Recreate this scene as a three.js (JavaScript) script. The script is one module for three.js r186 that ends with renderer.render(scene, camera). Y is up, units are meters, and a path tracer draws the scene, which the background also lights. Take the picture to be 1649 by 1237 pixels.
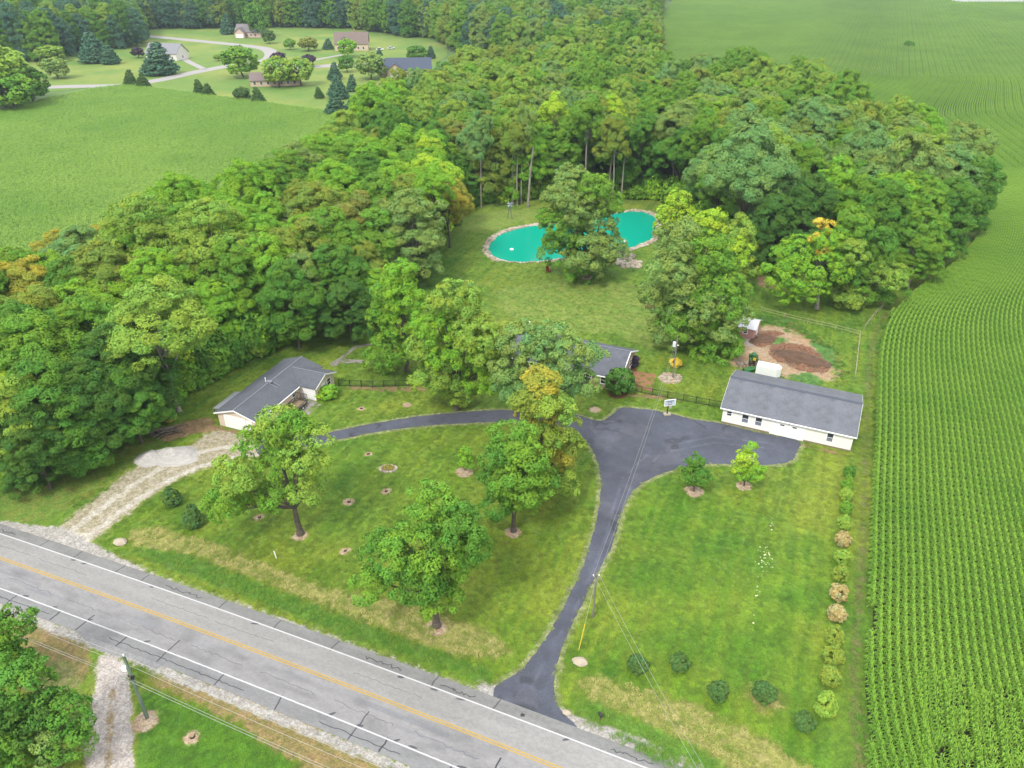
import * as THREE from 'three';
import { mergeGeometries } from 'three/addons/utils/BufferGeometryUtils.js';

// ---------------------------------------------------------------- camera, sky, sun, exposure
const scene = new THREE.Scene();
const camera = new THREE.PerspectiveCamera(53.39, 4 / 3, 0.5, 6000);
camera.position.set(0, 66, 0);
camera.rotation.set(-30.637 * Math.PI / 180, 0, 0);

const SKY_W = 128, SKY_H = 64, skyData = new Float32Array(SKY_W * SKY_H * 4);
for (let j = 0; j < SKY_H; j++) {
  const el = ((j + 0.5) / SKY_H - 0.5) * Math.PI;
  for (let i = 0; i < SKY_W; i++) {
    const az = i / SKY_W * Math.PI * 2, up = Math.max(0, Math.sin(el));
    const drift = 1 + 0.06 * Math.sin(az * 3 + el * 7) * Math.sin(el * 9 + az * 2);
    const l = (0.72 + 0.22 * up) * drift, o = (j * SKY_W + i) * 4;
    skyData[o] = 0.97 * l; skyData[o + 1] = 1.0 * l; skyData[o + 2] = 1.05 * l; skyData[o + 3] = 1;
  }
}
const skyTexture = new THREE.DataTexture(skyData, SKY_W, SKY_H, THREE.RGBAFormat, THREE.FloatType);
skyTexture.mapping = THREE.EquirectangularReflectionMapping;
skyTexture.magFilter = THREE.LinearFilter; skyTexture.wrapS = THREE.RepeatWrapping; skyTexture.needsUpdate = true;
scene.background = skyTexture;
scene.environment = skyTexture;

const sun = new THREE.DirectionalLight(new THREE.Color(1, 0.96, 0.88), 1.5);
sun.position.set(-110, 260, 60);
sun.target.position.set(0, 0, -120);
sun.castShadow = true; sun.shadow.radius = 20; sun.shadow.mapSize.set(4096, 4096);
Object.assign(sun.shadow.camera, { left: -260, right: 260, top: 300, bottom: -300, near: 10, far: 900 });
scene.add(sun, sun.target);

const renderer = new THREE.WebGLRenderer({ antialias: true });
renderer.toneMapping = THREE.LinearToneMapping;
renderer.toneMappingExposure = 2.32;
renderer.shadowMap.enabled = true;
scene.fog = new THREE.FogExp2(0xc9d8e4, 0.0001);

// ---------------------------------------------------------------- helpers
function rand(seed) { let a = seed >>> 0; return () => { a = (a + 0x6d2b79f5) | 0; let t = Math.imul(a ^ (a >>> 15), 1 | a); t = (t + Math.imul(t ^ (t >>> 7), 61 | t)) ^ t; return ((t ^ (t >>> 14)) >>> 0) / 4294967296; }; }
const lerp = (a, b, t) => a + (b - a) * t, clamp = (v, a = 0, b = 1) => Math.min(b, Math.max(a, v));
const smooth = (a, b, v) => { const t = clamp((v - a) / (b - a)); return t * t * (3 - 2 * t); };
const lin = (v) => { v /= 255; return v <= 0.04045 ? v / 12.92 : ((v + 0.055) / 1.055) ** 2.4; };
const srgb = (v) => 255 * (v <= 0.0031308 ? v * 12.92 : 1.055 * v ** (1 / 2.4) - 0.055);
// base colour from an sRGB swatch, scaled down to real-world reflectance
const tone = (r, g, b, k = 2) => new THREE.Color().setRGB(Math.min(0.85, lin(r) / k), Math.min(0.85, lin(g) / k), Math.min(0.85, lin(b) / k));
const hashTable = new Float32Array(65536); { const r = rand(99); for (let i = 0; i < 65536; i++) hashTable[i] = r(); }
function noise(x, y) {
  const xi = Math.floor(x), yi = Math.floor(y), fx = x - xi, fy = y - yi, u = fx * fx * (3 - 2 * fx), v = fy * fy * (3 - 2 * fy);
  const h = (a, b) => hashTable[(Math.imul(a, 73) + Math.imul(b, 9277) + Math.imul(a * b & 1023, 131)) & 65535];
  const a = h(xi, yi), b = h(xi + 1, yi), c = h(xi, yi + 1), d = h(xi + 1, yi + 1);
  return lerp(lerp(a, b, u), lerp(c, d, u), v);
}
const fbm = (x, y) => 0.5 * noise(x, y) + 0.27 * noise(x * 2.1 + 7, y * 2.1 + 3) + 0.15 * noise(x * 4.3 + 1, y * 4.3 + 9) + 0.08 * noise(x * 8.7, y * 8.7);
const taken = new Map();
function numbered(name) { const n = taken.get(name) ?? 0; taken.set(name, n + 1); return n ? `${name}_${String(n).padStart(3, '0')}` : name; }
function tag(o, label, category, group, kind) {
  if (label) o.userData.label = label;
  if (category) o.userData.category = category;
  if (group) o.userData.group = group;
  if (kind) o.userData.kind = kind;
  return o;
}
function lit(o) { o.traverse((m) => { if (m.isMesh) { m.castShadow = true; m.receiveShadow = true; } }); return o; }
function thing(name, label, category, [x, z] = [0, 0], turn = 0, group, y = 0) {
  const o = new THREE.Group(); o.name = numbered(name); o.position.set(x, y, z); o.rotation.y = turn; scene.add(o);
  return tag(o, label, category, group);
}
function part(parent, name, geo, mat, label) {
  const m = new THREE.Mesh(geo, mat); m.name = name; m.castShadow = m.receiveShadow = true; parent.add(m);
  if (label) m.userData.label = label;
  return m;
}
function solo(name, geo, mat, label, category, group, kind) {
  const m = new THREE.Mesh(geo, mat); m.name = numbered(name); m.castShadow = m.receiveShadow = true; scene.add(m);
  return tag(m, label, category, group, kind);
}
const std = (color, roughness = 0.9, more = {}) => new THREE.MeshStandardMaterial({ color, roughness, ...more });
function box(w, h, d, x = 0, y = 0, z = 0, ry = 0, rz = 0, rx = 0) {   // y is the underside
  const g = new THREE.BoxGeometry(w, h, d); if (rx) g.rotateX(rx); if (rz) g.rotateZ(rz); if (ry) g.rotateY(ry); g.translate(x, y + h / 2, z); return g;
}
function bar(a, b, r0, r1 = r0, seg = 6) {   // a tapered rod from a to b
  const A = new THREE.Vector3(...a), B = new THREE.Vector3(...b), d = B.clone().sub(A), l = d.length();
  const g = new THREE.CylinderGeometry(r1, r0, l, seg); g.translate(0, l / 2, 0);
  g.applyQuaternion(new THREE.Quaternion().setFromUnitVectors(new THREE.Vector3(0, 1, 0), d.normalize())); g.translate(...a); return g;
}
const merge = (list) => mergeGeometries(list.map((g) => { const h = g.index ? g.toNonIndexed() : g; for (const k of Object.keys(h.attributes)) if (!['position', 'normal', 'uv'].includes(k)) h.deleteAttribute(k); return h; }));
function inside(x, z, poly) {
  let c = false;
  for (let i = 0, j = poly.length - 1; i < poly.length; j = i++) if ((poly[i][1] > z) !== (poly[j][1] > z) && x < (poly[j][0] - poly[i][0]) * (z - poly[i][1]) / (poly[j][1] - poly[i][1]) + poly[i][0]) c = !c;
  return c;
}
function toLine(x, z, line, closed) {
  let best = 1e9;
  for (let i = 0; i < line.length - (closed ? 0 : 1); i++) {
    const [ax, az] = line[i], [bx, bz] = line[(i + 1) % line.length], dx = bx - ax, dz = bz - az, t = clamp(((x - ax) * dx + (z - az) * dz) / (dx * dx + dz * dz || 1));
    best = Math.min(best, Math.hypot(x - ax - t * dx, z - az - t * dz));
  }
  return best;
}
function curved(points, closed, n) {   // a smooth line through points
  const c = new THREE.CatmullRomCurve3(points.map(([x, z]) => new THREE.Vector3(x, 0, z)), closed, 'centripetal');
  return c.getSpacedPoints(n).slice(0, closed ? n : n + 1).map((p) => [p.x, p.z]);
}
function flat(poly, y, uvOf) {   // a level sheet with that outline
  const c = poly.map(([x, z]) => new THREE.Vector2(x, -z));
  if (THREE.ShapeUtils.area(c) < 0) c.reverse();
  const tri = THREE.ShapeUtils.triangulateShape(c, []), g = new THREE.BufferGeometry();
  const p = [], n = [], u = [];
  for (const v of c) { p.push(v.x, y, -v.y); n.push(0, 1, 0); u.push(...(uvOf ? uvOf(v.x, -v.y) : [v.x, -v.y])); }
  g.setAttribute('position', new THREE.Float32BufferAttribute(p, 3)); g.setAttribute('normal', new THREE.Float32BufferAttribute(n, 3)); g.setAttribute('uv', new THREE.Float32BufferAttribute(u, 2));
  g.setIndex(tri.flat()); return g;
}
function ribbon(line, a, b, y, uScale = 1, vScale = 1, rag = 0) {   // a strip beside a line, from offset a to offset b
  const p = [], n = [], u = [], ix = []; let s = 0;
  line.forEach(([x, z], i) => {
    const [px, pz] = line[Math.max(0, i - 1)], [qx, qz] = line[Math.min(line.length - 1, i + 1)], l = Math.hypot(qx - px, qz - pz), nx = -(qz - pz) / l, nz = (qx - px) / l;
    if (i) s += Math.hypot(x - line[i - 1][0], z - line[i - 1][1]);
    const w = rag ? (fbm(x * 0.9, z * 0.9) - 0.5) * rag : 0, A = a + w * Math.sign(a), B = b + w * Math.sign(b);
    p.push(x + nx * A, y, z + nz * A, x + nx * B, y, z + nz * B); n.push(0, 1, 0, 0, 1, 0); u.push(s * uScale, a * vScale, s * uScale, b * vScale);
    if (i) { const k = i * 2; ix.push(k - 2, k - 1, k, k, k - 1, k + 1); }
  });
  const g = new THREE.BufferGeometry();
  g.setAttribute('position', new THREE.Float32BufferAttribute(p, 3)); g.setAttribute('normal', new THREE.Float32BufferAttribute(n, 3)); g.setAttribute('uv', new THREE.Float32BufferAttribute(u, 2)); g.setIndex(ix); return g;
}
function dataMap(w, h, fill, isColor = true, repeat = true) {
  const d = new Uint8Array(w * h * 4), out = [0, 0, 0];
  for (let j = 0; j < h; j++) for (let i = 0; i < w; i++) { fill(i, j, out); const o = (j * w + i) * 4; d[o] = out[0]; d[o + 1] = out[1]; d[o + 2] = out[2]; d[o + 3] = 255; }
  const t = new THREE.DataTexture(d, w, h); t.magFilter = THREE.LinearFilter; t.minFilter = THREE.LinearFilter;
  if (repeat) t.wrapS = t.wrapT = THREE.RepeatWrapping;
  if (isColor) t.colorSpace = THREE.SRGBColorSpace;
  t.needsUpdate = true; return t;
}
// a stain map about white: multiplies a material's colour
const tileNoise = (i, j, n, f, s) => { const u = i / n, v = j / n, g = (a, b) => noise(a * f + s, b * f + s * 3); return lerp(lerp(g(u, v), g(u - 1, v), u), lerp(g(u, v - 1), g(u - 1, v - 1), u), v); };
const grainMap = (seed, strength, f1 = 6, f2 = 40) => { const r = rand(seed); return dataMap(256, 256, (i, j, o) => { const v = 255 * clamp(1 - strength * (0.5 * tileNoise(i, j, 256, f1, seed) + 0.3 * tileNoise(i, j, 256, f2, seed + 5) + 0.2 * r())); o[0] = o[1] = o[2] = v; }); };

// ---------------------------------------------------------------- lines of the place, in metres (x to the right, z towards the eye)
const roadZ = (x) => { const c = clamp(x, -90, 60); return -44.13 + 0.428 * c + 0.00035 * c * c + (x - c) * (0.428 + 0.0007 * c); };
const roadLine = []; for (let x = -240; x <= 200; x += 1) roadLine.push([x, roadZ(x)]);
const driveOutline = curved([[-1.73, -51.01], [0.48, -52.67], [3.03, -56.26], [5.65, -61.33], [8.23, -67.37], [10.32, -73.96], [11.71, -80.1], [12.39, -85.24], [12.26, -90.22], [11.24, -94.31], [9.59, -97.3], [3.44, -99.37], [-2.38, -99.72], [-12.01, -98.84], [-21.34, -96.79], [-27.76, -94.31], [-34.28, -91.77], [-36.99, -90.99], [-38.21, -94.31], [-33.32, -95.29], [-28.28, -96.79], [-22.65, -99.02], [-13.24, -101.68], [-3.43, -103.14], [3.53, -103.14], [10.39, -101.68], [13.97, -100.07], [15.82, -101.86], [17.55, -103.88], [21, -103.51], [24.33, -102.59], [28.39, -100.6], [32.49, -99.37], [37.64, -96.96], [43.21, -94.48], [42.45, -92.39], [40.02, -89.31], [36.39, -88.57], [31.78, -88.72], [27.31, -88.72], [23.54, -87.68], [19.66, -85.52], [17.17, -83.3], [15.53, -80.62], [14.32, -77.57], [12.44, -71.67], [10.01, -66.55], [7.79, -61.7], [6.15, -58.12], [4.78, -53.84], [4.34, -51.54], [4.48, -49.2], [5.21, -47.94], [6.3, -46.25], [-1.52, -49.34]], true, 900).map(([x, z]) => [x + (fbm(x * 1.7, z * 1.7) - 0.5) * 0.34, z + (fbm(x * 1.7 + 40, z * 1.7) - 0.5) * 0.34]);
const gravelOutline = [[-58.55, -73.03], [-58.13, -75.61], [-56.95, -79.84], [-54.93, -84.68], [-53.87, -88.72], [-52.62, -89.62], [-50.88, -90.22], [-48.93, -91.77], [-47.24, -95.29], [-45.98, -97.98], [-42.09, -96.29], [-37.84, -93.99], [-36.72, -90.68], [-41.77, -89.46], [-45.93, -86.09], [-49.22, -81.28], [-51.18, -76.22], [-52.64, -72.8], [-53.88, -70.24], [-59.36, -71.9]];
const pondOutline = curved([[-5.59, -173.84], [-5.13, -179.79], [-2.91, -185.62], [1.2, -189.84], [6.73, -192.74], [13.17, -194.72], [21.71, -198.78], [28.87, -202.98], [34.95, -204.05], [38.1, -200.34], [37.31, -191.28], [35.17, -182.89], [32.1, -178.92], [27.85, -175.5], [23.77, -172.6], [16.88, -169.78], [10.97, -168.59], [3.68, -167.03], [-0.65, -167.42], [-3.57, -169.38]], true, 160);
const soilOutline = [[37.54, -115.36], [39.81, -120.99], [42.84, -127.56], [45.61, -132.25], [49.06, -133.87], [52.8, -132.25], [56.86, -128.33], [57.93, -122.17], [56.23, -115.36], [52.97, -110.71], [47.86, -114.49], [43.22, -117.12]];
const leftWood = [[-112, -86], [-88, -84], [-74, -89], [-63, -99], [-56, -105], [-52, -112], [-48.5, -120], [-42.5, -128], [-33, -139.5], [-26, -148.5], [-22, -158], [-19.5, -175], [-17, -192], [-16, -207], [-30, -230], [-38, -300], [-46, -300], [-50, -256], [-64, -191], [-78, -150], [-88, -128], [-112, -112]];
const midWood = [[-16, -209], [-4, -213], [10, -217], [30, -218], [43, -215], [49, -203], [51, -186], [56, -176], [66, -170], [80, -160], [90, -160], [103, -176], [112, -190], [119, -225], [118, -262], [116, -314], [94, -346], [58, -376], [20, -404], [-20, -380], [-44, -302], [-30, -232]];
const nearField = [[26, -30], [32.4, -42], [35.5, -51.5], [38.5, -57], [44, -70], [49.5, -83], [55.5, -96], [62, -112], [69, -127], [75, -137], [84, -147], [96, -158], [110, -174], [121, -190], [129, -215], [132, -260], [128, -322], [104, -358], [70, -392], [82, -470], [110, -640], [175, -930], [175, -1100], [760, -1100], [430, -500], [190, -200], [110, -30]];
const farField = [[-217.6, -283.43], [-229.99, -332.63], [-215.85, -335.17], [-210.46, -359.66], [-201.32, -387.59], [-190.08, -399.54], [-142.07, -371.61], [-108.08, -352.54], [-79.99, -336.45], [-71.47, -326.43], [-61.5, -352.54], [-52.42, -367.05], [-40.44, -274.22], [-49.49, -228.37], [-61.76, -184.7], [-82.59, -149.97], [-94.4, -124.58], [-112.71, -124.58]];

// ---------------------------------------------------------------- the ground's colours, painted as matter: turf, thatch, gravel, soil, mulch
const MX0 = -110, MX1 = 134, MZ0 = -236, MZ1 = -24, MN = 2048, MASK = 1024;
function mask(draw, blur) {
  const c = document.createElement('canvas'); c.width = c.height = MASK; const x = c.getContext('2d');
  x.setTransform(MASK / (MX1 - MX0), 0, 0, MASK / (MZ1 - MZ0), -MX0 * MASK / (MX1 - MX0), -MZ0 * MASK / (MZ1 - MZ0));
  x.fillStyle = x.strokeStyle = '#fff'; x.lineJoin = x.lineCap = 'round'; draw(x);
  const d = x.getImageData(0, 0, MASK, MASK).data; let a = new Float32Array(MASK * MASK); for (let i = 0; i < a.length; i++) a[i] = d[i * 4 + 3] / 255;
  const r = Math.round(blur * MASK / 230);
  if (r > 0) for (let pass = 0; pass < 4; pass++) {
    const b = new Float32Array(a.length), sx = pass % 2 ? 1 : MASK, sy = pass % 2 ? MASK : 1;
    for (let k = 0; k < MASK; k++) { let s = 0; const at = (q) => a[k * sx + clamp(q, 0, MASK - 1) * sy]; for (let q = -r; q <= r; q++) s += at(q); for (let q = 0; q < MASK; q++) { b[k * sx + q * sy] = s / (2 * r + 1); s += at(q + r + 1) - at(q - r); } }
    a = b;
  }
  return a;
}
const poly = (x, p) => { x.beginPath(); p.forEach(([a, b], i) => (i ? x.lineTo(a, b) : x.moveTo(a, b))); x.closePath(); x.fill(); };
const stroke = (x, p, w, closed) => { x.lineWidth = w; x.beginPath(); p.forEach(([a, b], i) => (i ? x.lineTo(a, b) : x.moveTo(a, b))); if (closed) x.closePath(); x.stroke(); };
const disc = (x, [a, b], r) => { x.beginPath(); x.arc(a, b, r, 0, 7); x.fill(); };
const edgeOf = (offset) => roadLine.filter(([x]) => x > -110 && x < 60).map(([x, z], i, l) => { const s = 0.41; return [x + 0.38 * offset, z - 0.925 * offset]; });
const mulchRings = [[[-26.87, -73.73], 1.0], [[-8.32, -58.82], 1.2], [[0.2, -74.31], 1.1], [[24.9, -82.62], 1.3], [[32.12, -83.84], 1.2], [[-6.74, -86.95], 1.3], [[-30.43, -45.46], 0.9], [[-35.48, -47.25], 1.3], [[-21.12, -91.3], 0.6], [[-17.69, -87.68], 1.0], [[-21.93, -80.36], 0.85], [[-17.24, -82.62], 0.75], [[-33.07, -77.2], 0.75], [[-20.66, -70.9], 0.7], [[-24.22, -103.69], 0.7], [[-17.06, -104.82], 0.8], [[27.15, -113.42], 2.0], [[16.59, -157.78], 1.2], [[13.3, -103.32], 1.0]];
const L = [
  // [mask, ragged edge 0..1, colour, second colour, grain size]
  { m: mask((x) => { poly(x, [[-4.56, -149.97], [10.34, -156.73], [25.18, -154.99], [28.36, -140.68], [26.96, -124.58], [20.71, -129.61], [9.05, -132.25], [-0.56, -137.78]]); poly(x, [[-13.4, -201.91], [7.84, -207.33], [7.59, -199.3], [-5.49, -188.41], [-12.45, -184.7]]); poly(x, [[31.72, -134.97], [27.6, -115.36], [26.96, -124.58]]); }, 3), e: 0.9, a: [168, 188, 80], b: [142, 178, 64], g: 0.7 },
  { m: mask((x) => { poly(x, [[-49.5, -75.14], [-46.1, -75.61], [-38.63, -72.58], [-30.57, -68.95], [-22.14, -64.85], [-16.06, -63.2], [-8.72, -61.05], [-3.73, -58.64], [-0.17, -56.26], [-0.62, -54.47], [-4.22, -54.47], [-12.52, -57.95], [-21.53, -61.98], [-31.46, -66.86], [-40.23, -70.57], [-47.32, -71.9]]); poly(x, [[6.45, -52.67], [11.14, -51.69], [17.04, -49.34], [22.47, -46.45], [26.75, -43.05], [29.89, -39.24], [22.22, -39.24], [17.3, -44.62], [11.85, -47.6], [6.89, -50.06]]); disc(x, [25.25, -49.92], 1.9); }, 1.2), e: 0.8, a: [198, 190, 112], b: [166, 172, 78], g: 0.3 },
  { m: mask((x) => { poly(x, [[-50.97, -70.57], [-47.13, -71.45], [-40.03, -70.02], [-31.25, -66.15], [-21.39, -61.33], [-12.44, -57.27], [-4.19, -53.84], [-1.57, -52.67], [-2.19, -51.54], [-12.18, -55.28], [-23.98, -60.42], [-36.3, -65.84], [-47.04, -70.35]]); poly(x, [[5.12, -51.91], [6.86, -49.7], [11.81, -47.25], [17.24, -44.3], [21.02, -40.95], [15.43, -40.95], [6.95, -46.92]]); }, 0.8), e: 0.6, a: [116, 168, 48], b: [126, 168, 62], g: 0.3 },
  { m: mask((x) => { poly(x, [[-63.64, -93.83], [-58.67, -96.29], [-54.07, -95.46], [-52.15, -90.68], [-54.44, -85.52], [-56.86, -81.41], [-61.6, -76.1], [-66.71, -76.58], [-69.5, -81.41], [-66.64, -85.52]]); }, 1.5), e: 0.7, a: [126, 172, 52], b: [156, 170, 66], g: 0.4 },
  { m: mask((x) => { poly(x, [[-37.52, -52.67], [-31.74, -52.67], [-24.6, -50.06], [-18.25, -46.58], [-10.41, -41.54], [-18.3, -41.54], [-26.85, -47.25], [-34.86, -50.79], [-38.32, -52.29]]); poly(x, [[-58.83, -62.92], [-46.73, -57.1], [-44.22, -54.63], [-43.04, -50.79], [-50.12, -54.63], [-56.47, -58.82]]); }, 0.8), e: 0.9, a: [192, 162, 108], b: [164, 152, 86], g: 0.3 },
  { m: mask((x) => { poly(x, [[-38.01, -51.54], [-34.64, -50.21], [-26.64, -46.58], [-19.57, -42.14], [-19.01, -39.8], [-33.36, -39.8]]); }, 0.6), e: 0.4, a: [112, 164, 34], b: [100, 156, 38], g: 0.5 },
  { m: mask((x) => poly(x, [[-51.65, -53.84], [-46.84, -54.63], [-42.69, -50.06], [-42.55, -47.25], [-47.29, -49.34]]), 1.2), e: 0.9, a: [186, 178, 120], b: [140, 152, 70], g: 0.3 },
  { m: mask((x) => stroke(x, driveOutline, 1.1, true), 0.1), e: 0.7, a: [196, 196, 140], b: [150, 172, 86], g: 0.2 },
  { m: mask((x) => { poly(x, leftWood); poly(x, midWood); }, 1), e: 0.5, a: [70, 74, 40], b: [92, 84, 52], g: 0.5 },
  { m: mask((x) => { poly(x, [[-54.81, -97.3], [-51.06, -100.07], [-47.03, -101.14], [-45.73, -98.67], [-38.97, -95.96], [-38.21, -94.64], [-45.75, -97.3], [-49.55, -95.96], [-52.21, -94.31]]); poly(x, [[-28.28, -110.92], [-21.37, -110.31], [-14.08, -110.51], [-13.98, -109.5], [-21.2, -109.1], [-28.09, -109.9]]); poly(x, [[19.18, -108.7], [27.9, -106.73], [27.75, -105.96], [19.02, -107.51]]); poly(x, [[32.9, -99.02], [42.97, -94.31], [49.76, -90.84], [49.16, -90.22], [42.76, -93.67], [32.73, -98.32]]); poly(x, [[54.76, -163.98], [56.71, -156.03], [58.06, -150.63], [53.31, -152.62]]); }, 0.6), e: 0.9, a: [202, 162, 120], b: [164, 140, 92], g: 0.3 },
  { m: mask((x) => poly(x, gravelOutline), 0.9), e: 0.75, a: [230, 217, 194], b: [188, 178, 138], g: 0.22 },
  { m: mask((x) => { stroke(x, curved([[-56.94, -73.26], [-54.69, -78.57], [-51.7, -85.24], [-47.56, -90.53], [-42, -93.03], [-37.48, -92.71]], false, 40), 0.9); stroke(x, curved([[-54.19, -72.12], [-51.89, -77.82], [-49.18, -83.3], [-45.57, -87.53], [-41.11, -90.22], [-37.08, -91.3]], false, 40), 0.9); poly(x, [[-59.3, -73.26], [-55.03, -74.19], [-52.69, -72.58], [-53.88, -70.24], [-59.24, -71.67]]); }, 0.5), e: 0.6, a: [250, 242, 226], b: [236, 226, 206], g: 0.2 },
  { m: mask((x) => poly(x, [[-43.87, -55.28], [-40.62, -54.63], [-38.51, -50.79], [-34.46, -42.14], [-32.78, -38.68], [-37.78, -38.68], [-40.08, -44.62], [-42.28, -50.79]]), 0.4), e: 0.6, a: [244, 234, 226], b: [226, 212, 200], g: 0.2 },
  { m: mask((x) => { stroke(x, [[-40.4, -50.79], [-38.44, -45.92], [-35.64, -39.24]], 0.45); }, 0.3), e: 1, a: [214, 190, 158], b: [190, 168, 128], g: 0.25 },
  { m: mask((x) => { stroke(x, edgeOf(4.7), 0.6); poly(x, [[-3.8, -52.29], [-1.55, -51.24], [4.93, -48.5], [11.05, -46.05], [16.42, -43.11], [20.69, -39.69], [15.09, -39.24], [9.53, -43.24], [-2.76, -49.7]]); poly(x, [[-70.7, -77.82], [-66.71, -76.58], [-61.34, -75.61], [-58.01, -75.37], [-52.58, -72.35], [-47.95, -69.8], [-43.66, -67.68], [-46.42, -67.17], [-55.57, -70.57], [-65.54, -74.54], [-69.8, -76.34]]); stroke(x, edgeOf(-5.6), 1.1); }, 0.35), e: 0.7, a: [226, 221, 214], b: [206, 198, 186], g: 0.2 },
  { m: mask((x) => poly(x, soilOutline), 2.2), e: 1, a: [222, 196, 162], b: [214, 176, 134], g: 0.5 },
  { m: mask((x) => { poly(x, [[45.38, -128.33], [47.35, -131.18], [50.24, -131.72], [51.95, -130.66], [49.83, -128.33], [47.63, -125.56], [45.97, -124.58], [44.98, -125.56]]); poly(x, [[47.43, -124.09], [50.46, -126.56], [53.61, -125.56], [56.23, -123.12], [56.59, -119.37], [54.98, -115.79], [52.52, -114.92], [49.77, -117.12], [46.88, -120.3]]); }, 1.0), e: 1, a: [176, 136, 104], b: [136, 102, 80], g: 0.5 },
  { m: mask((x) => { poly(x, [[48.35, -128.07], [51.47, -129.1], [51.93, -127.56], [49.01, -125.56], [48, -126.06]]); poly(x, [[48.08, -114.49], [50.01, -114.49], [50.52, -112.79], [48.39, -112.79]]); poly(x, [[48.76, -138.06], [54.32, -137.21], [56.5, -134.42], [53.9, -133.87], [48.76, -134.97]]); poly(x, [[55.69, -128.33], [59.02, -124.58], [56.23, -115.36], [55.64, -119.83]]); poly(x, [[46.66, -114.06], [52.45, -115.36], [53.12, -111.13], [49.83, -110.71]]); }, 1.0), e: 0.7, a: [104, 168, 76], b: [120, 166, 70], g: 0.3 },
  { m: mask((x) => poly(x, [[45.15, -132.79], [46.8, -132.25], [46.55, -128.33], [44.14, -124.58], [43.05, -126.56]]), 0.5), e: 0.5, a: [222, 210, 194], b: [206, 190, 170], g: 0.3 },
  { m: mask((x) => { stroke(x, curved([[32.6, -42.32], [35.72, -51.54], [43.4, -69.48], [50.92, -86.95], [59.27, -107.12], [67.03, -124.58], [73.7, -136.36], [82.62, -146.77], [95.95, -161.01], [113.98, -182.44]], false, 80).map(([a, b]) => [a - 0.7, b]), 0.7); poly(x, [[33.09, -47.94], [35.04, -47.94], [33.63, -42.32], [31.1, -40.95]]); }, 0.4), e: 0.9, a: [158, 154, 92], b: [126, 154, 58], g: 0.3 },
  { m: mask((x) => { for (const [p, r] of mulchRings) disc(x, p, r); }, 0.25), e: 0.5, a: [240, 220, 190], b: [222, 184, 146], g: 0.2 },
  { m: mask((x) => { poly(x, [[15.56, -108.7], [16.75, -110.1], [19.18, -108.7], [18.77, -107.12], [16.88, -106.73]]); poly(x, [[19.61, -117.12], [21.7, -118.01], [21.77, -115.36], [20.19, -113.21], [19.23, -114.06]]); poly(x, [[9.78, -115.36], [14.97, -113.21], [14.28, -111.54], [9.67, -113.64]]); }, 0.4), e: 0.5, a: [176, 110, 78], b: [150, 96, 70], g: 0.2 },
];
const cu = [0.921, 0.389];   // across the mowing stripes
const paintR = rand(7);
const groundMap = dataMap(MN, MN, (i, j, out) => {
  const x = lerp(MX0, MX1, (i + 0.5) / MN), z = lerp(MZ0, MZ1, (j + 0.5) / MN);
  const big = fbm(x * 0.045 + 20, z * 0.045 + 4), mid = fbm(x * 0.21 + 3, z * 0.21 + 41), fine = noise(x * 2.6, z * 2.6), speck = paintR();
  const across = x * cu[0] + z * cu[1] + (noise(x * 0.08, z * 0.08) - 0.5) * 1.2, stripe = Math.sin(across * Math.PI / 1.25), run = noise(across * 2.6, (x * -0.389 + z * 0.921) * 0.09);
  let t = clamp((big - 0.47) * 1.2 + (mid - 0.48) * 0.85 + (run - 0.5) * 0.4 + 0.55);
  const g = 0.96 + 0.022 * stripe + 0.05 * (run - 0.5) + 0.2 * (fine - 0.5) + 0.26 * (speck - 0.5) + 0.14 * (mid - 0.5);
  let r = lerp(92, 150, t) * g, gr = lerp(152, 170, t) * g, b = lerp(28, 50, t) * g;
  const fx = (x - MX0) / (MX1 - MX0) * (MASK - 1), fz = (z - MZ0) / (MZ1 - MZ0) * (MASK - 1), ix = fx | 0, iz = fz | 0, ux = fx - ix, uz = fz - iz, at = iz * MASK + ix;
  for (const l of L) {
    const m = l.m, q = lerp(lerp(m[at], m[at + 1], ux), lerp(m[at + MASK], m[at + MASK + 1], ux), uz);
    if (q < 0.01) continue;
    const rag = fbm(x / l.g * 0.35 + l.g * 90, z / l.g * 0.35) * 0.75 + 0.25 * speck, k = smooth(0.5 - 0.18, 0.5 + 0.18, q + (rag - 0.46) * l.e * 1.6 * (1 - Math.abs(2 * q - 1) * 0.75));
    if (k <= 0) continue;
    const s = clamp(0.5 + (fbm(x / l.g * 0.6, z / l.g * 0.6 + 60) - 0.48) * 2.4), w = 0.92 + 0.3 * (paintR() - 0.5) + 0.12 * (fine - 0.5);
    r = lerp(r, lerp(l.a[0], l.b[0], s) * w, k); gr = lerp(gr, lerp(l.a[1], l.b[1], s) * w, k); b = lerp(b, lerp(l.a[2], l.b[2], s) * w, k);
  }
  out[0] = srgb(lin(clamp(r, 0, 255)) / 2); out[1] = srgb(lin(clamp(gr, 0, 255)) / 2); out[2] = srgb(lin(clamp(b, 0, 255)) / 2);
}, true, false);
const groundUV = (x, z) => [(x - MX0) / (MX1 - MX0), (z - MZ0) / (MZ1 - MZ0)];
const turfBump = dataMap(512, 512, ((r) => (i, j, o) => { o[0] = o[1] = o[2] = 255 * clamp(0.5 * r() + 0.5 * tileNoise(i, j, 512, 60, 3)); })(rand(5)), false);
turfBump.repeat.set(40, 40);
const turf = std(0xffffff, 1, { map: groundMap, bumpMap: turfBump, bumpScale: 0.05 });
const gravelSurface = std(0xffffff, 1, { map: groundMap, bumpMap: turfBump, bumpScale: 0.03 });

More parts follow.
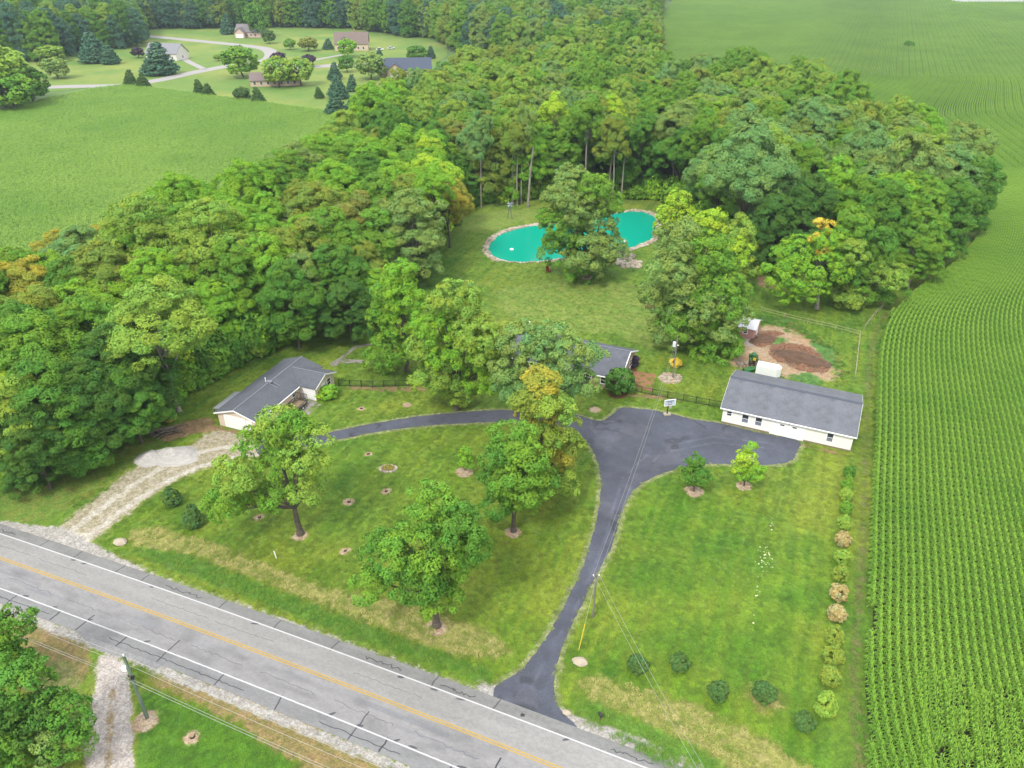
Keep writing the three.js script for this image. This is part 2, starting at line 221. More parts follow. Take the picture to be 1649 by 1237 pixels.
const farGround = dataMap(512, 512, (i, j, o) => { const v = 0.8 + 0.35 * tileNoise(i, j, 512, 9, 2) + 0.15 * tileNoise(i, j, 512, 70, 8); o[0] = 78 * v; o[1] = 104 * v; o[2] = 46 * v; });
farGround.repeat.set(40, 40);
tag(solo('ground', new THREE.PlaneGeometry(8000, 8000).rotateX(-Math.PI / 2).translate(0, -0.12, -1500), std(0xffffff, 1, { map: farGround })), 'open farmland reaching to the horizon', null, null, 'structure');
tag(solo('lawn', flat([[MX0, MZ0], [MX1, MZ0], [MX1, MZ1], [MX0, MZ1]], 0, groundUV), turf), 'mown green lawn around the house and barn', null, null, 'structure');
tag(solo('gravel_path', flat(gravelOutline, 0.006, groundUV), gravelSurface), 'pale gravel track from the road to the tan garage', null, null, 'structure');
tag(solo('gravel_path', flat([[-43.87, -55.28], [-40.62, -54.63], [-38.51, -50.79], [-34.46, -42.14], [-32.78, -38.68], [-37.78, -38.68], [-40.08, -44.62], [-42.28, -50.79]], 0.006, groundUV), gravelSurface), 'pale gravel lane leaving the road in the lower left corner', null, null, 'structure');
tag(solo('soil_patch', flat(soilOutline, 0.006, groundUV), gravelSurface), 'bare brown garden soil behind the white barn', null, null, 'structure');

// road
const RW = 2048, RH = 256, roadCanvas = document.createElement('canvas'); roadCanvas.width = RW; roadCanvas.height = RH;
const roadSpan = 104, R0 = -5.2, R1 = 4.6, rx = (s) => s / roadSpan * RW, ry = (v) => (v - R0) / (R1 - R0) * RH;   // s along, v across
{
  const c = roadCanvas.getContext('2d'), r = rand(31), img = c.createImageData(RW, RH);
  for (let j = 0; j < RH; j++) for (let i = 0; i < RW; i++) {
    const v = lerp(R0, R1, (j + 0.5) / RH), s = i / RW * roadSpan, per = (f, g) => lerp(noise(s * f, v * g), noise((s - roadSpan) * f, v * g), i / RW);
    const shoulder = v > 3.28 || v < -3.75, wheel = Math.exp(-(((v - 0.9) / 0.45) ** 2)) + Math.exp(-(((v - 2.5) / 0.45) ** 2)) + Math.exp(-(((v + 1.1) / 0.5) ** 2)) + Math.exp(-(((v + 2.8) / 0.5) ** 2));
    let g = 190 - 10 * wheel * per(0.25, 0.3) - (v < 0 ? 16 + 42 * Math.max(0, per(0.55, 1.6) - 0.42) : 6 + 14 * per(0.2, 1.1));
    if (shoulder) g = 142 + 22 * per(0.5, 2) + (v < 0 ? 4 : 0);
    g += 16 * (per(3.1, 5.3) - 0.5) + 20 * (r() - 0.5);
    const k = srgb(lin(clamp(g, 0, 255)) / 2) , o = (j * RW + i) * 4; img.data[o] = k * (shoulder ? 0.99 : 1); img.data[o + 1] = k * 0.985; img.data[o + 2] = k * (v < 0 ? 0.985 : 0.965); img.data[o + 3] = 255;
  }
  c.putImageData(img, 0, 0);
  const crack = (pts, w, col) => { c.strokeStyle = col; c.lineWidth = w; c.lineJoin = 'round'; c.beginPath(); pts.forEach(([s, v], i) => (i ? c.lineTo(rx(s), ry(v)) : c.moveTo(rx(s), ry(v)))); c.stroke(); };
  const tar = 'rgba(34,35,40,0.9)', thin = 'rgba(60,60,64,0.75)';
  const wander = (s0, v0, s1, v1, n, amp) => Array.from({ length: n + 1 }, (_, k) => [lerp(s0, s1, k / n) + (r() - 0.5) * amp, lerp(v0, v1, k / n) + (r() - 0.5) * amp]);
  for (let s = 2; s < roadSpan; s += 3 + r() * 6) { crack(wander(s, -5.1, s + 0.5 * (r() - 0.5), -3.5 + (r() < 0.4 ? 2.4 * r() : 0), 5, 0.12), 1.8 + r(), tar); if (r() < 0.6) crack(wander(s + 1, 3.1, s + 1 + r() * 0.4, 4.5, 4, 0.14), 1.6, tar); }
  for (let s = 0; s < roadSpan; s += 9) { crack(wander(s, -3.62, s + 9, -3.62, 24, 0.14), 2.2, tar); if (r() < 0.7) crack(wander(s, -4.55, s + 9, -4.5, 20, 0.18), 1.6, tar); if (r() < 0.75) crack(wander(s, 3.75, s + 9 * r(), 3.8, 16, 0.4), 1.6, tar); crack(wander(s, -2.0, s + 7, -2.1, 18, 0.3), 1.1, thin); if (r() < 0.6) crack(wander(s, 1.6, s + 8, 1.7, 18, 0.2), 1, thin); }
  for (let k = 0; k < 26; k++) { const s = r() * roadSpan; c.fillStyle = 'rgba(48,48,54,0.7)'; c.beginPath(); c.ellipse(rx(s), ry(r() < 0.5 ? 3.0 : -3.4), 5 + r() * 6, 2 + r() * 2, r(), 0, 7); c.fill(); }
  for (let k = 0; k < 14; k++) { const s = r() * roadSpan, v = -3.4 + r() * 2.6; c.fillStyle = `rgba(96,98,104,${0.15 + 0.2 * r()})`; c.fillRect(rx(s), ry(v), rx(2 + r() * 9), 8 + r() * 24); }
}
const roadMap = new THREE.CanvasTexture(roadCanvas); roadMap.flipY = false; roadMap.colorSpace = THREE.SRGBColorSpace; roadMap.wrapS = THREE.RepeatWrapping; roadMap.magFilter = THREE.LinearFilter;
{
  const g = ribbon(roadLine, -R1, -R0, 0.024), u = g.attributes.uv;
  for (let i = 0; i < u.count; i++) u.setXY(i, (u.getX(i) - 166) / roadSpan, (-u.getY(i) - R0) / (R1 - R0));
  const road = tag(solo('road', g, std(0xffffff, 0.92, { map: roadMap })), 'grey two lane country road crossing the lower left', null, null, 'structure');
  const worn = (seed, amount) => dataMap(512, 64, ((r) => (i, j, o) => { const e = Math.abs(j / 32 - 1), k = noise(i * 0.09 + seed, j * 0.2) * 0.6 + 0.4 * r(); const v = k + e * 0.35 > amount ? 150 + 60 * r() : 232 + 20 * r(); o[0] = o[1] = o[2] = v; })(rand(seed)));
  const white = std(tone(252, 250, 250), 0.8, { map: worn(3, 0.98) }), yellow = std(tone(246, 202, 84), 0.8, { map: worn(9, 0.82) });
  for (const t of [white.map, yellow.map]) t.repeat.set(0.1, 8);
  part(road, 'edge_line', ribbon(roadLine, -3.28, -3.14, 0.03), white); part(road, 'edge_line', ribbon(roadLine, 3.55, 3.70, 0.03), white);
  part(road, 'centre_line', ribbon(roadLine, -0.2, -0.07, 0.03), yellow); part(road, 'centre_line', ribbon(roadLine, 0.07, 0.2, 0.03), yellow);
}
tag(solo('concrete_apron', flat([[-47.99, -58.3], [-44.71, -57.1], [-35.86, -53.68], [-37.16, -53.37], [-40.55, -54.63], [-44.15, -55.61]], 0.016), std(tone(206, 204, 204), 0.95, { map: grainMap(12, 0.35) })), 'pale concrete apron where the gravel lane meets the road', null, null, 'structure');

// driveway: sealed dark asphalt with faint tyre tracks
const driveTracks = [[2.75, -51.16], [5.39, -56.68], [7.74, -61.05], [10.19, -66.86], [12.63, -73.38], [14.3, -79.46], [16.34, -85.52], [21.63, -92.24], [30.52, -94.97], [38.49, -93.35]];
const driveMap = dataMap(1024, 1024, ((r) => (i, j, o) => {
  const x = lerp(-45, 48, i / 1024), z = lerp(-118, -40, j / 1024), n = fbm(x * 0.16, z * 0.16 + 9), f = fbm(x * 1.1 + 5, z * 1.1), v = 0.84 + 0.42 * (n - 0.4) + 0.16 * (f - 0.5) + 0.16 * (r() - 0.5) + 0.16 * Math.exp(-(((toLine(x, z, driveTracks) - 0.72) / 0.22) ** 2)) * smooth(0.3, 0.6, fbm(x * 0.5, z * 0.5 + 33)) - 0.22 * smooth(0.035, 0.0, Math.abs(fbm(x * 0.13 + 8, z * 0.13) - 0.5)) * smooth(0.5, 0.62, noise(x * 0.2, z * 0.2));
  const grey = clamp(smooth(0.56, 0.7, fbm(x * 0.3 + 70, z * 0.3)) * 0.35);
  o[0] = clamp(lerp(74, 98, grey) * v, 0, 255); o[1] = clamp(lerp(77, 98, grey) * v, 0, 255); o[2] = clamp(lerp(89, 104, grey) * v, 0, 255);
})(rand(17)), true, false);
const driveUV = (x, z) => [(x + 45) / 93, (z + 118) / 78];
const driveSurface = std(0xffffff, 0.86, { map: driveMap });
const driveMesh = tag(solo('driveway', flat(driveOutline, 0.018, driveUV), driveSurface), 'dark asphalt driveway with wide parking court by the barn', null, null, 'structure');
const concrete = std(tone(208, 196, 190), 0.95, { map: grainMap(13, 0.3) });
tag(solo('concrete_pad', flat([[-33.1, -99.89], [-30.95, -104.82], [-32.32, -105.96], [-34.78, -106.92], [-36.62, -102.59], [-36.87, -97.98]], 0.03), concrete), 'pinkish concrete pad beside the tan garage', null, null, 'structure');
tag(solo('footpath', flat([[-32.5, -118.69], [-31.1, -120.53], [-29.08, -125.56], [-26.21, -126.31], [-26.09, -125.56], [-28.56, -124.58], [-29.93, -121.46], [-29.94, -120.3], [-24.92, -119.6], [-24.78, -118.69], [-30.3, -118.69], [-31.42, -117.12]], 0.02), concrete), 'narrow concrete path behind the tan garage', null, null, 'structure');
tag(solo('brick_patio', flat([[20.99, -116.01], [25.01, -114.71], [23.34, -108.9], [19.86, -110.71]], 0.03), std(tone(224, 160, 120), 0.95, { map: grainMap(15, 0.35, 10, 60) })), 'terracotta coloured patio at the end of the house', null, null, 'structure');

// pond
const water = new THREE.MeshPhysicalMaterial({ color: tone(6, 204, 172, 2.1), roughness: 0.14, specularIntensity: 0.5, bumpMap: dataMap(256, 256, (i, j, o) => { o[0] = o[1] = o[2] = 255 * (0.6 * tileNoise(i, j, 256, 14, 4) + 0.4 * tileNoise(i, j, 256, 40, 6)); }, false), bumpScale: 0.02 });
water.bumpMap.repeat.set(0.25, 0.25);
tag(solo('pond_water', flat(pondOutline, 0.02), water), 'bright turquoise dyed pond water', null, null, 'structure');
const rockShapes = []; { const r = rand(61); for (let k = 0; k < 5; k++) { const g = new THREE.IcosahedronGeometry(0.5, 1), p = g.attributes.position; for (let i = 0; i < p.count; i++) { const s = 0.75 + 0.5 * noise(p.getX(i) * 3 + k * 9, p.getY(i) * 3 + p.getZ(i) * 4); p.setXYZ(i, p.getX(i) * s, p.getY(i) * s * 0.6, p.getZ(i) * s); } g.computeVertexNormals(); rockShapes.push(g); } }
const rockMats = [tone(216, 200, 176), tone(200, 180, 156), tone(180, 170, 150), tone(228, 216, 196)].map((c) => std(c, 0.95));
{
  const edge = thing('stone_edging', 'ring of pale boulders lining the turquoise pond', 'stone edging'); const r = rand(62);
  for (let k = 0; k < 160; k++) {
    const [x, z] = pondOutline[k], [qx, qz] = pondOutline[(k + 1) % 160], l = Math.hypot(qx - x, qz - z), back = z < -168 ? 1 : 0.45;
    let nx = (qz - z) / l, nz = -(qx - x) / l; if (inside(x + nx * 0.5, z + nz * 0.5, pondOutline)) { nx = -nx; nz = -nz; }
    for (let q = 0; q < (back > 0.9 ? 2 : 1); q++) { const d = 0.1 + q * 0.8 + r() * 0.4, m = part(edge, 'stone', rockShapes[(r() * 5) | 0], rockMats[(r() * 4) | 0]); m.position.set(x + nx * d, 0.06, z + nz * d); m.rotation.y = r() * 6; m.scale.set(0.7 + r() * 0.8, 0.5 + r() * 0.7, 0.7 + r() * 0.7).multiplyScalar(lerp(0.5, 0.95, back)); }
  }
  const beach = thing('rock_bank', 'spill of pinkish rocks at the near edge of the pond', 'rocks'), p = [[24.32, -170.98], [28.34, -174.67], [29.95, -166.26], [28.8, -163.23], [25.36, -162.86], [23.73, -165.88]];
  for (let k = 0; k < 900 && beach.children.length < 120; k++) { const x = lerp(17, 33, r()), z = lerp(-178, -158, r()); if (!inside(x, z, p)) continue; const m = part(beach, 'stone', rockShapes[(r() * 5) | 0], rockMats[(r() * 4) | 0]); m.position.set(x, 0.08, z); m.rotation.y = r() * 6; m.scale.setScalar(0.5 + r() * 0.9); }
}

// ---------------------------------------------------------------- buildings
function slab(a, b, c, d, thick, uvm = 1) {   // a roof slab: a, b along the eave, c, d along the ridge (c above b, d above a); thickness below
  const P = [a, b, c, d].map((p) => new THREE.Vector3(...p)), n = P[1].clone().sub(P[0]).cross(P[3].clone().sub(P[0])).normalize(); if (n.y < 0) n.negate();
  const Q = P.map((p) => p.clone().addScaledVector(n, -thick)), g = new THREE.BufferGeometry(), pos = [], uv = [];
  const quad = (w, x, y, z, u) => { const V = [w, x, y, w, y, z]; V.forEach((p) => pos.push(p.x, p.y, p.z)); u.forEach((t) => uv.push(...t)); };
  const L1 = P[0].distanceTo(P[1]) * uvm, H1 = P[0].distanceTo(P[3]) * uvm, e = [[0, 0], [L1, 0], [L1, 0.1], [0, 0], [L1, 0.1], [0, 0.1]];
  quad(P[0], P[1], P[2], P[3], [[0, 0], [L1, 0], [L1, H1], [0, 0], [L1, H1], [0, H1]]);
  quad(Q[3], Q[2], Q[1], Q[0], [[0, 0], [L1, 0], [L1, H1], [0, 0], [L1, H1], [0, H1]]);
  for (let i = 0; i < 4; i++) { const j = (i + 1) % 4; quad(Q[i], Q[j], P[j], P[i], e); }
  g.setAttribute('position', new THREE.Float32BufferAttribute(pos, 3)); g.setAttribute('uv', new THREE.Float32BufferAttribute(uv, 2)); g.computeVertexNormals(); return g;
}
function prism(profile, length, along) {   // profile [[across, y]...] drawn out along u or v
  const s = new THREE.Shape(profile.map(([p, y]) => new THREE.Vector2(p, y))), g = new THREE.ExtrudeGeometry(s, { depth: length, bevelEnabled: false });
  if (along === 'u') { g.rotateY(Math.PI / 2); }   // across becomes -z, depth becomes +x
  else g.translate(0, 0, -length);
  return g;
}
const shingleMap = (seed) => dataMap(512, 512, ((r) => { const tabs = Array.from({ length: 32 * 24 }, () => r()); return (i, j, o) => {
  const row = (j / 16) | 0, col = (((i + (row % 2) * 10) % 512) / 21.4) | 0, line = j % 16 < 1.5 ? 0.8 : 1, v = line * (0.9 + 0.1 * tabs[row * 24 + col] + 0.1 * (r() - 0.5) + 0.2 * (tileNoise(i, j, 512, 5, seed) - 0.5));
  o[0] = o[1] = o[2] = 255 * clamp(v * 0.92); }; })(rand(seed)));
const shingles = (c, seed) => { const m = shingleMap(seed); m.repeat.set(0.22, 0.22); return std(c, 0.92, { map: m }); };
const glass = std(new THREE.Color().setRGB(0.03, 0.035, 0.045), 0.12), glassPale = std(new THREE.Color().setRGB(0.16, 0.17, 0.2), 0.2);
const trimWhite = std(new THREE.Color().setRGB(0.83, 0.82, 0.8), 0.6);
const wallGrain = grainMap(71, 0.12, 5, 30);
const facing = { front: 0, right: Math.PI / 2, back: Math.PI, left: -Math.PI / 2 };
function windowPart(parent, [u, y, v], w, h, side, paneTop = glass, paneLow = glass, name = 'window') {
  const o = new THREE.Group(); o.name = name; o.position.set(u, y, -v); o.rotation.y = facing[side]; parent.add(o);
  part(o, 'frame', merge([box(w + 0.16, 0.09, 0.08, 0, h, 0), box(w + 0.22, 0.1, 0.12, 0, -0.1, 0.01), box(0.09, h, 0.08, -w / 2 - 0.03, 0, 0), box(0.09, h, 0.08, w / 2 + 0.03, 0, 0), box(w - 0.03, 0.05, 0.07, 0, h / 2 - 0.025, 0)]), trimWhite);
  part(o, 'pane', box(w - 0.03, h / 2 - 0.03, 0.03, 0, h / 2 + 0.027, 0.002), paneTop); part(o, 'pane', box(w - 0.03, h / 2 - 0.03, 0.03, 0, 0.002, 0.002), paneLow);
  return o;
}
function overheadDoor(parent, [u, y, v], w, h, side, mat, rows = 4) {
  const o = new THREE.Group(); o.name = 'garage_door'; o.position.set(u, y, -v); o.rotation.y = facing[side]; parent.add(o);
  const ph = h / rows; for (let k = 0; k < rows; k++) part(o, 'panel', box(w - 0.02, ph - 0.025, 0.06, 0, k * ph, 0.01), mat);
  part(o, 'frame', merge([box(0.12, h + 0.12, 0.08, -w / 2 - 0.07, 0, 0.006), box(0.12, h + 0.12, 0.08, w / 2 + 0.07, 0, 0.006), box(w, 0.12, 0.08, 0, h + 0.004, 0.006)]), trimWhite);
  return o;
}
function walkDoor(parent, [u, y, v], side, mat, w = 0.9) {
  const o = new THREE.Group(); o.name = 'door'; o.position.set(u, y, -v); o.rotation.y = facing[side]; parent.add(o);
  part(o, 'leaf', box(w, 2.0, 0.05, 0, 0, 0.01), mat); part(o, 'frame', merge([box(0.09, 2.1, 0.09, -w / 2 - 0.05, 0, 0), box(0.09, 2.1, 0.09, w / 2 + 0.05, 0, 0), box(w, 0.09, 0.09, 0, 2.005, 0)]), trimWhite);
  part(o, 'handle', bar([w / 2 - 0.1, 0.98, 0.04], [w / 2 - 0.1, 1.04, 0.12], 0.03), std(0x333333, 0.4)); return o;
}
// white barn
{
  const W = 18.85, D = 12.29, E = 2.85, R = 1.98, o = 0.4;
  const b = thing('barn', 'long white barn with grey shingle roof beside the corn field', 'barn', [32.69, -99.67], -0.428);
  const wall = std(tone(252, 247, 238, 1.15), 0.85, { map: wallGrain }), roofM = shingles(tone(148, 152, 162), 81);
  part(b, 'wall', prism([[0, 0.25], [D, 0.25], [D, E], [D / 2, E + R - 0.05], [0, E]], W, 'u'), wall);
  part(b, 'foundation', box(W + 0.06, 0.26, D + 0.06, W / 2, 0, -D / 2), std(tone(214, 190, 166), 0.95, { map: grainMap(72, 0.4) }));
  const s = R / (D / 2), ey = E - s * o + 0.16, top = E + R + 0.16;
  part(b, 'roof_slope', slab([-o, ey, o], [W + o, ey, o], [W + o, top, -D / 2 + 0.01], [-o, top, -D / 2 + 0.01], 0.13), roofM);
  part(b, 'roof_slope', slab([W + o, ey, -D - o], [-o, ey, -D - o], [-o, top, -D / 2 - 0.01], [W + o, top, -D / 2 - 0.01], 0.13), roofM);
  part(b, 'ridge_cap', merge([slab([-o, top - 0.03, -D / 2 + 0.28], [W + o, top - 0.03, -D / 2 + 0.28], [W + o, top + 0.06, -D / 2 + 0.003], [-o, top + 0.06, -D / 2 + 0.003], 0.05), slab([W + o, top - 0.03, -D / 2 - 0.28], [-o, top - 0.03, -D / 2 - 0.28], [-o, top + 0.06, -D / 2 - 0.003], [W + o, top + 0.06, -D / 2 - 0.003], 0.05)]), std(tone(96, 102, 118), 0.8));
  part(b, 'gutter', box(W + 2 * o, 0.14, 0.12, W / 2, ey - 0.17, o + 0.07), trimWhite);
  for (const u of [-o, W + o]) part(b, 'rake_board', merge([slab([u - 0.03, ey - 0.02, o], [u + 0.03, ey - 0.02, o], [u + 0.03, top - 0.02, -D / 2], [u - 0.03, top - 0.02, -D / 2], 0.2), slab([u + 0.03, ey - 0.02, -D - o], [u - 0.03, ey - 0.02, -D - o], [u - 0.03, top - 0.02, -D / 2], [u + 0.03, top - 0.02, -D / 2], 0.2)]), trimWhite);
  const grey = std(tone(120, 112, 120), 0.4), pale = std(tone(176, 172, 172), 0.5);
  windowPart(b, [1.0, 1.55, 0], 0.7, 0.75, 'front'); windowPart(b, [3.45, 0.95, 0], 0.95, 1.35, 'front', glass, glassPale); windowPart(b, [5.45, 0.95, 0], 0.95, 1.35, 'front', glass, glassPale); windowPart(b, [15.75, 0.95, 0], 0.85, 1.4, 'front', glass, glassPale);
  const door = overheadDoor(b, [9.75, 0.02, 0], 4.7, 2.3, 'front', std(tone(252, 250, 246, 1.25), 0.6));
  for (const u of [-0.85, 0.95]) part(door, 'pane', box(0.62, 0.2, 0.03, u, 1.84, 0.035), glass);
  for (const u of [2.3, 9.85]) part(b, 'wall_lamp', merge([box(0.14, 0.2, 0.14, u, 2.36, 0.1), box(0.2, 0.04, 0.2, u, 2.57, 0.1)]), std(0x2a2a2c, 0.5));
  windowPart(b, [W, 1.0, 4], 0.9, 1.2, 'right'); walkDoor(b, [W, 0.26, 8], 'right', trimWhite);
}
// tan garage with a side wing
{
  const W = 7.06, Lg = 17.45, E = 2.47, R = 1.14, o = 0.4, V0 = 11.41, VW = 5.44, PW = 3.0;
  const b = thing('garage', 'tan L-shaped garage with grey roof against the left wood', 'garage', [-45.35, -98.9], -0.359);
  const wall = std(tone(236, 216, 194, 1.3), 0.88, { map: wallGrain }), roofM = shingles(tone(132, 136, 147), 83);
  part(b, 'wall', prism([[0, 0], [W, 0], [W, E], [W / 2, E + R - 0.05], [0, E]], Lg, 'v'), wall);
  part(b, 'wing_wall', prism([[V0, 0], [V0 + VW, 0], [V0 + VW, E], [V0 + VW / 2, E + R * VW / W - 0.05], [V0, E]], PW, 'u').translate(W + 0.002, 0, 0), wall);
  const s = R / (W / 2), ey = E - s * o + 0.14, top = E + R + 0.14, wr = top;
  part(b, 'roof_slope', slab([W + o, ey, o], [W + o, ey, -Lg - o], [W / 2 + 0.005, top, -Lg - o], [W / 2 + 0.005, top, o], 0.12), roofM);
  part(b, 'roof_slope', slab([-o, ey, -Lg - o], [-o, ey, o], [W / 2 - 0.005, top, o], [W / 2 - 0.005, top, -Lg - o], 0.12), roofM);
  // the wing's two slopes run into the main roof
  const ws = (wr - ey) / (VW / 2 + o), vr = V0 + VW / 2;
  const wing = (dir) => slab([W + PW + o, ey + 0.012, -(vr + dir * (VW / 2 + o))], [W + o - 0.2, ey + 0.012, -(vr + dir * (VW / 2 + o))], [W / 2 + 0.5, wr - 0.03, -vr - dir * 0.004], [W + PW + o, wr - 0.03, -vr - dir * 0.004], 0.11);
  part(b, 'wing_roof_slope', wing(-1), roofM); part(b, 'wing_roof_slope', wing(1), roofM);
  const capM = std(tone(160, 163, 176), 0.7);
  part(b, 'ridge_cap', box(0.16, 0.06, Lg + 2 * o, W / 2, top - 0.01, -Lg / 2), capM); part(b, 'ridge_cap', box(PW + W / 2 - 0.2, 0.05, 0.14, (W / 2 + 0.6 + W + PW + o) / 2, wr - 0.035, -vr), capM);
  part(b, 'rake_board', merge([slab([-o, ey - 0.02, o + 0.05], [-o, ey - 0.02, o], [W / 2, top - 0.02, o], [W / 2, top - 0.02, o + 0.05], 0.2), slab([W + o, ey - 0.02, o], [W + o, ey - 0.02, o + 0.05], [W / 2, top - 0.02, o + 0.05], [W / 2, top - 0.02, o], 0.2)]), trimWhite);
  const wu = W + PW + o; part(b, 'rake_board', merge([slab([wu, ey - 0.02, -(vr - VW / 2 - o)], [wu + 0.05, ey - 0.02, -(vr - VW / 2 - o)], [wu + 0.05, wr - 0.05, -vr], [wu, wr - 0.05, -vr], 0.2), slab([wu + 0.05, ey - 0.02, -(vr + VW / 2 + o)], [wu, ey - 0.02, -(vr + VW / 2 + o)], [wu, wr - 0.05, -vr], [wu + 0.05, wr - 0.05, -vr], 0.2)]), trimWhite);
  part(b, 'gutter', box(0.12, 0.12, V0, W + o + 0.07, ey - 0.16, -V0 / 2 + o + 0.1), trimWhite);
  const whiteDoor = std(tone(250, 248, 246, 1.3), 0.6);
  overheadDoor(b, [3.1, 0.02, 0], 3.7, 2.15, 'front', whiteDoor); walkDoor(b, [5.75, 0.02, 0], 'front', whiteDoor, 0.85);
  overheadDoor(b, [W + 1.55, 0.02, V0], 2.5, 2.1, 'front', whiteDoor);
  windowPart(b, [W, 1.15, 3.6], 0.7, 0.9, 'right'); windowPart(b, [W, 1.15, 9.6], 0.7, 0.9, 'right'); windowPart(b, [W + PW, 1.0, V0 + 3.9], 0.9, 1.1, 'right'); walkDoor(b, [W + PW, 0.02, V0 + 2.2], 'right', trimWhite);
  part(b, 'roof_vent', merge([box(0.9, 0.16, 0.5, W / 2 + 0.1, top + 0.05, -8.6), box(1.6, 0.05, 0.12, W / 2 + 1.0, top - 0.25, -8.9, 0, -0.32), box(1.6, 0.05, 0.12, W / 2 + 1.0, top - 0.25, -8.2, 0, -0.32)]), capM);
  part(b, 'vent_pipe', bar([W / 2 - 0.9, top - 0.4, -8.9], [W / 2 - 0.9, top + 0.5, -8.9], 0.07, 0.07, 8), trimWhite);
  part(b, 'lean_to_roof', slab([-2.0, 1.9, -1.2], [-2.0, 1.9, -6.6], [-0.42, 2.25, -6.6], [-0.42, 2.25, -1.2], 0.06), std(tone(196, 200, 208), 0.4, { metalness: 0.3 }));
  part(b, 'post', merge([box(0.1, 1.85, 0.1, -1.9, 0, -1.4), box(0.1, 1.85, 0.1, -1.9, 0, -6.4), box(0.1, 1.85, 0.1, -1.9, 0, -3.9)]), std(tone(120, 100, 80), 0.9));
}
// house among the trees
{
  const W = 20.6, D = 10.3, E = 2.61, R = 2.29, o = 0.45;
  const b = thing('house', 'low grey roofed house half hidden by lawn trees', 'house', [-1.32, -117.13], -0.4);
  const wall = std(tone(214, 186, 160, 1.5), 0.9, { map: grainMap(73, 0.35, 12, 50) }), roofM = shingles(tone(134, 138, 150), 85);
  part(b, 'wall', prism([[0, 0], [D, 0], [D, E], [D / 2, E + R - 0.05], [0, E]], W, 'u'), wall);
  const s = R / (D / 2), ey = E - s * o + 0.15, top = E + R + 0.15;
  part(b, 'roof_slope', slab([-o, ey, o], [W + o, ey, o], [W + o, top, -D / 2 + 0.005], [-o, top, -D / 2 + 0.005], 0.13), roofM);
  part(b, 'roof_slope', slab([W + o, ey, -D - o], [-o, ey, -D - o], [-o, top, -D / 2 - 0.005], [W + o, top, -D / 2 - 0.005], 0.13), roofM);
  part(b, 'ridge_cap', box(W + 2 * o, 0.05, 0.2, W / 2, top - 0.005, -D / 2), std(tone(150, 156, 172), 0.8));
  part(b, 'gutter', box(W + 2 * o, 0.14, 0.12, W / 2, ey - 0.17, o + 0.07), trimWhite);
  for (const u of [-o, W + o]) part(b, 'rake_board', merge([slab([u - 0.04, ey - 0.01, o], [u + 0.06, ey - 0.01, o], [u + 0.06, top + 0.01, -D / 2], [u - 0.04, top + 0.01, -D / 2], 0.22), slab([u + 0.06, ey - 0.01, -D - o], [u - 0.04, ey - 0.01, -D - o], [u - 0.04, top + 0.01, -D / 2], [u + 0.06, top + 0.01, -D / 2], 0.22)]), trimWhite);
  const brick = std(tone(200, 160, 140), 0.95, { map: grainMap(74, 0.5, 30, 70) });
  const ch = part(b, 'chimney', merge([box(0.9, 1.6, 0.7, 2.0, E + R - 0.6, -D / 2 - 1.4), box(1.0, 0.12, 0.8, 2.0, E + R + 1.0, -D / 2 - 1.4)]), brick); part(ch, 'flue', bar([2, E + R + 1.1, -D / 2 - 1.4], [2, E + R + 1.5, -D / 2 - 1.4], 0.18, 0.18, 8), trimWhite);
  const ch2 = part(b, 'chimney', merge([box(1.0, 1.4, 0.7, 6.4, E + R - 0.6, -D / 2 - 1.1), box(1.12, 0.12, 0.82, 6.4, E + R + 0.8, -D / 2 - 1.1)]), brick);
  for (const u of [2.5, 5.5, 12.5, 15.2, 18.2]) windowPart(b, [u, 0.9, 0], 1.3, 1.3, 'front'); walkDoor(b, [9.2, 0.05, 0], 'front', std(tone(120, 60, 50), 0.7), 1.0);
  windowPart(b, [W, 0.9, 3], 1.2, 1.3, 'right'); windowPart(b, [W, 0.9, 7.5], 1.2, 1.3, 'right');
}

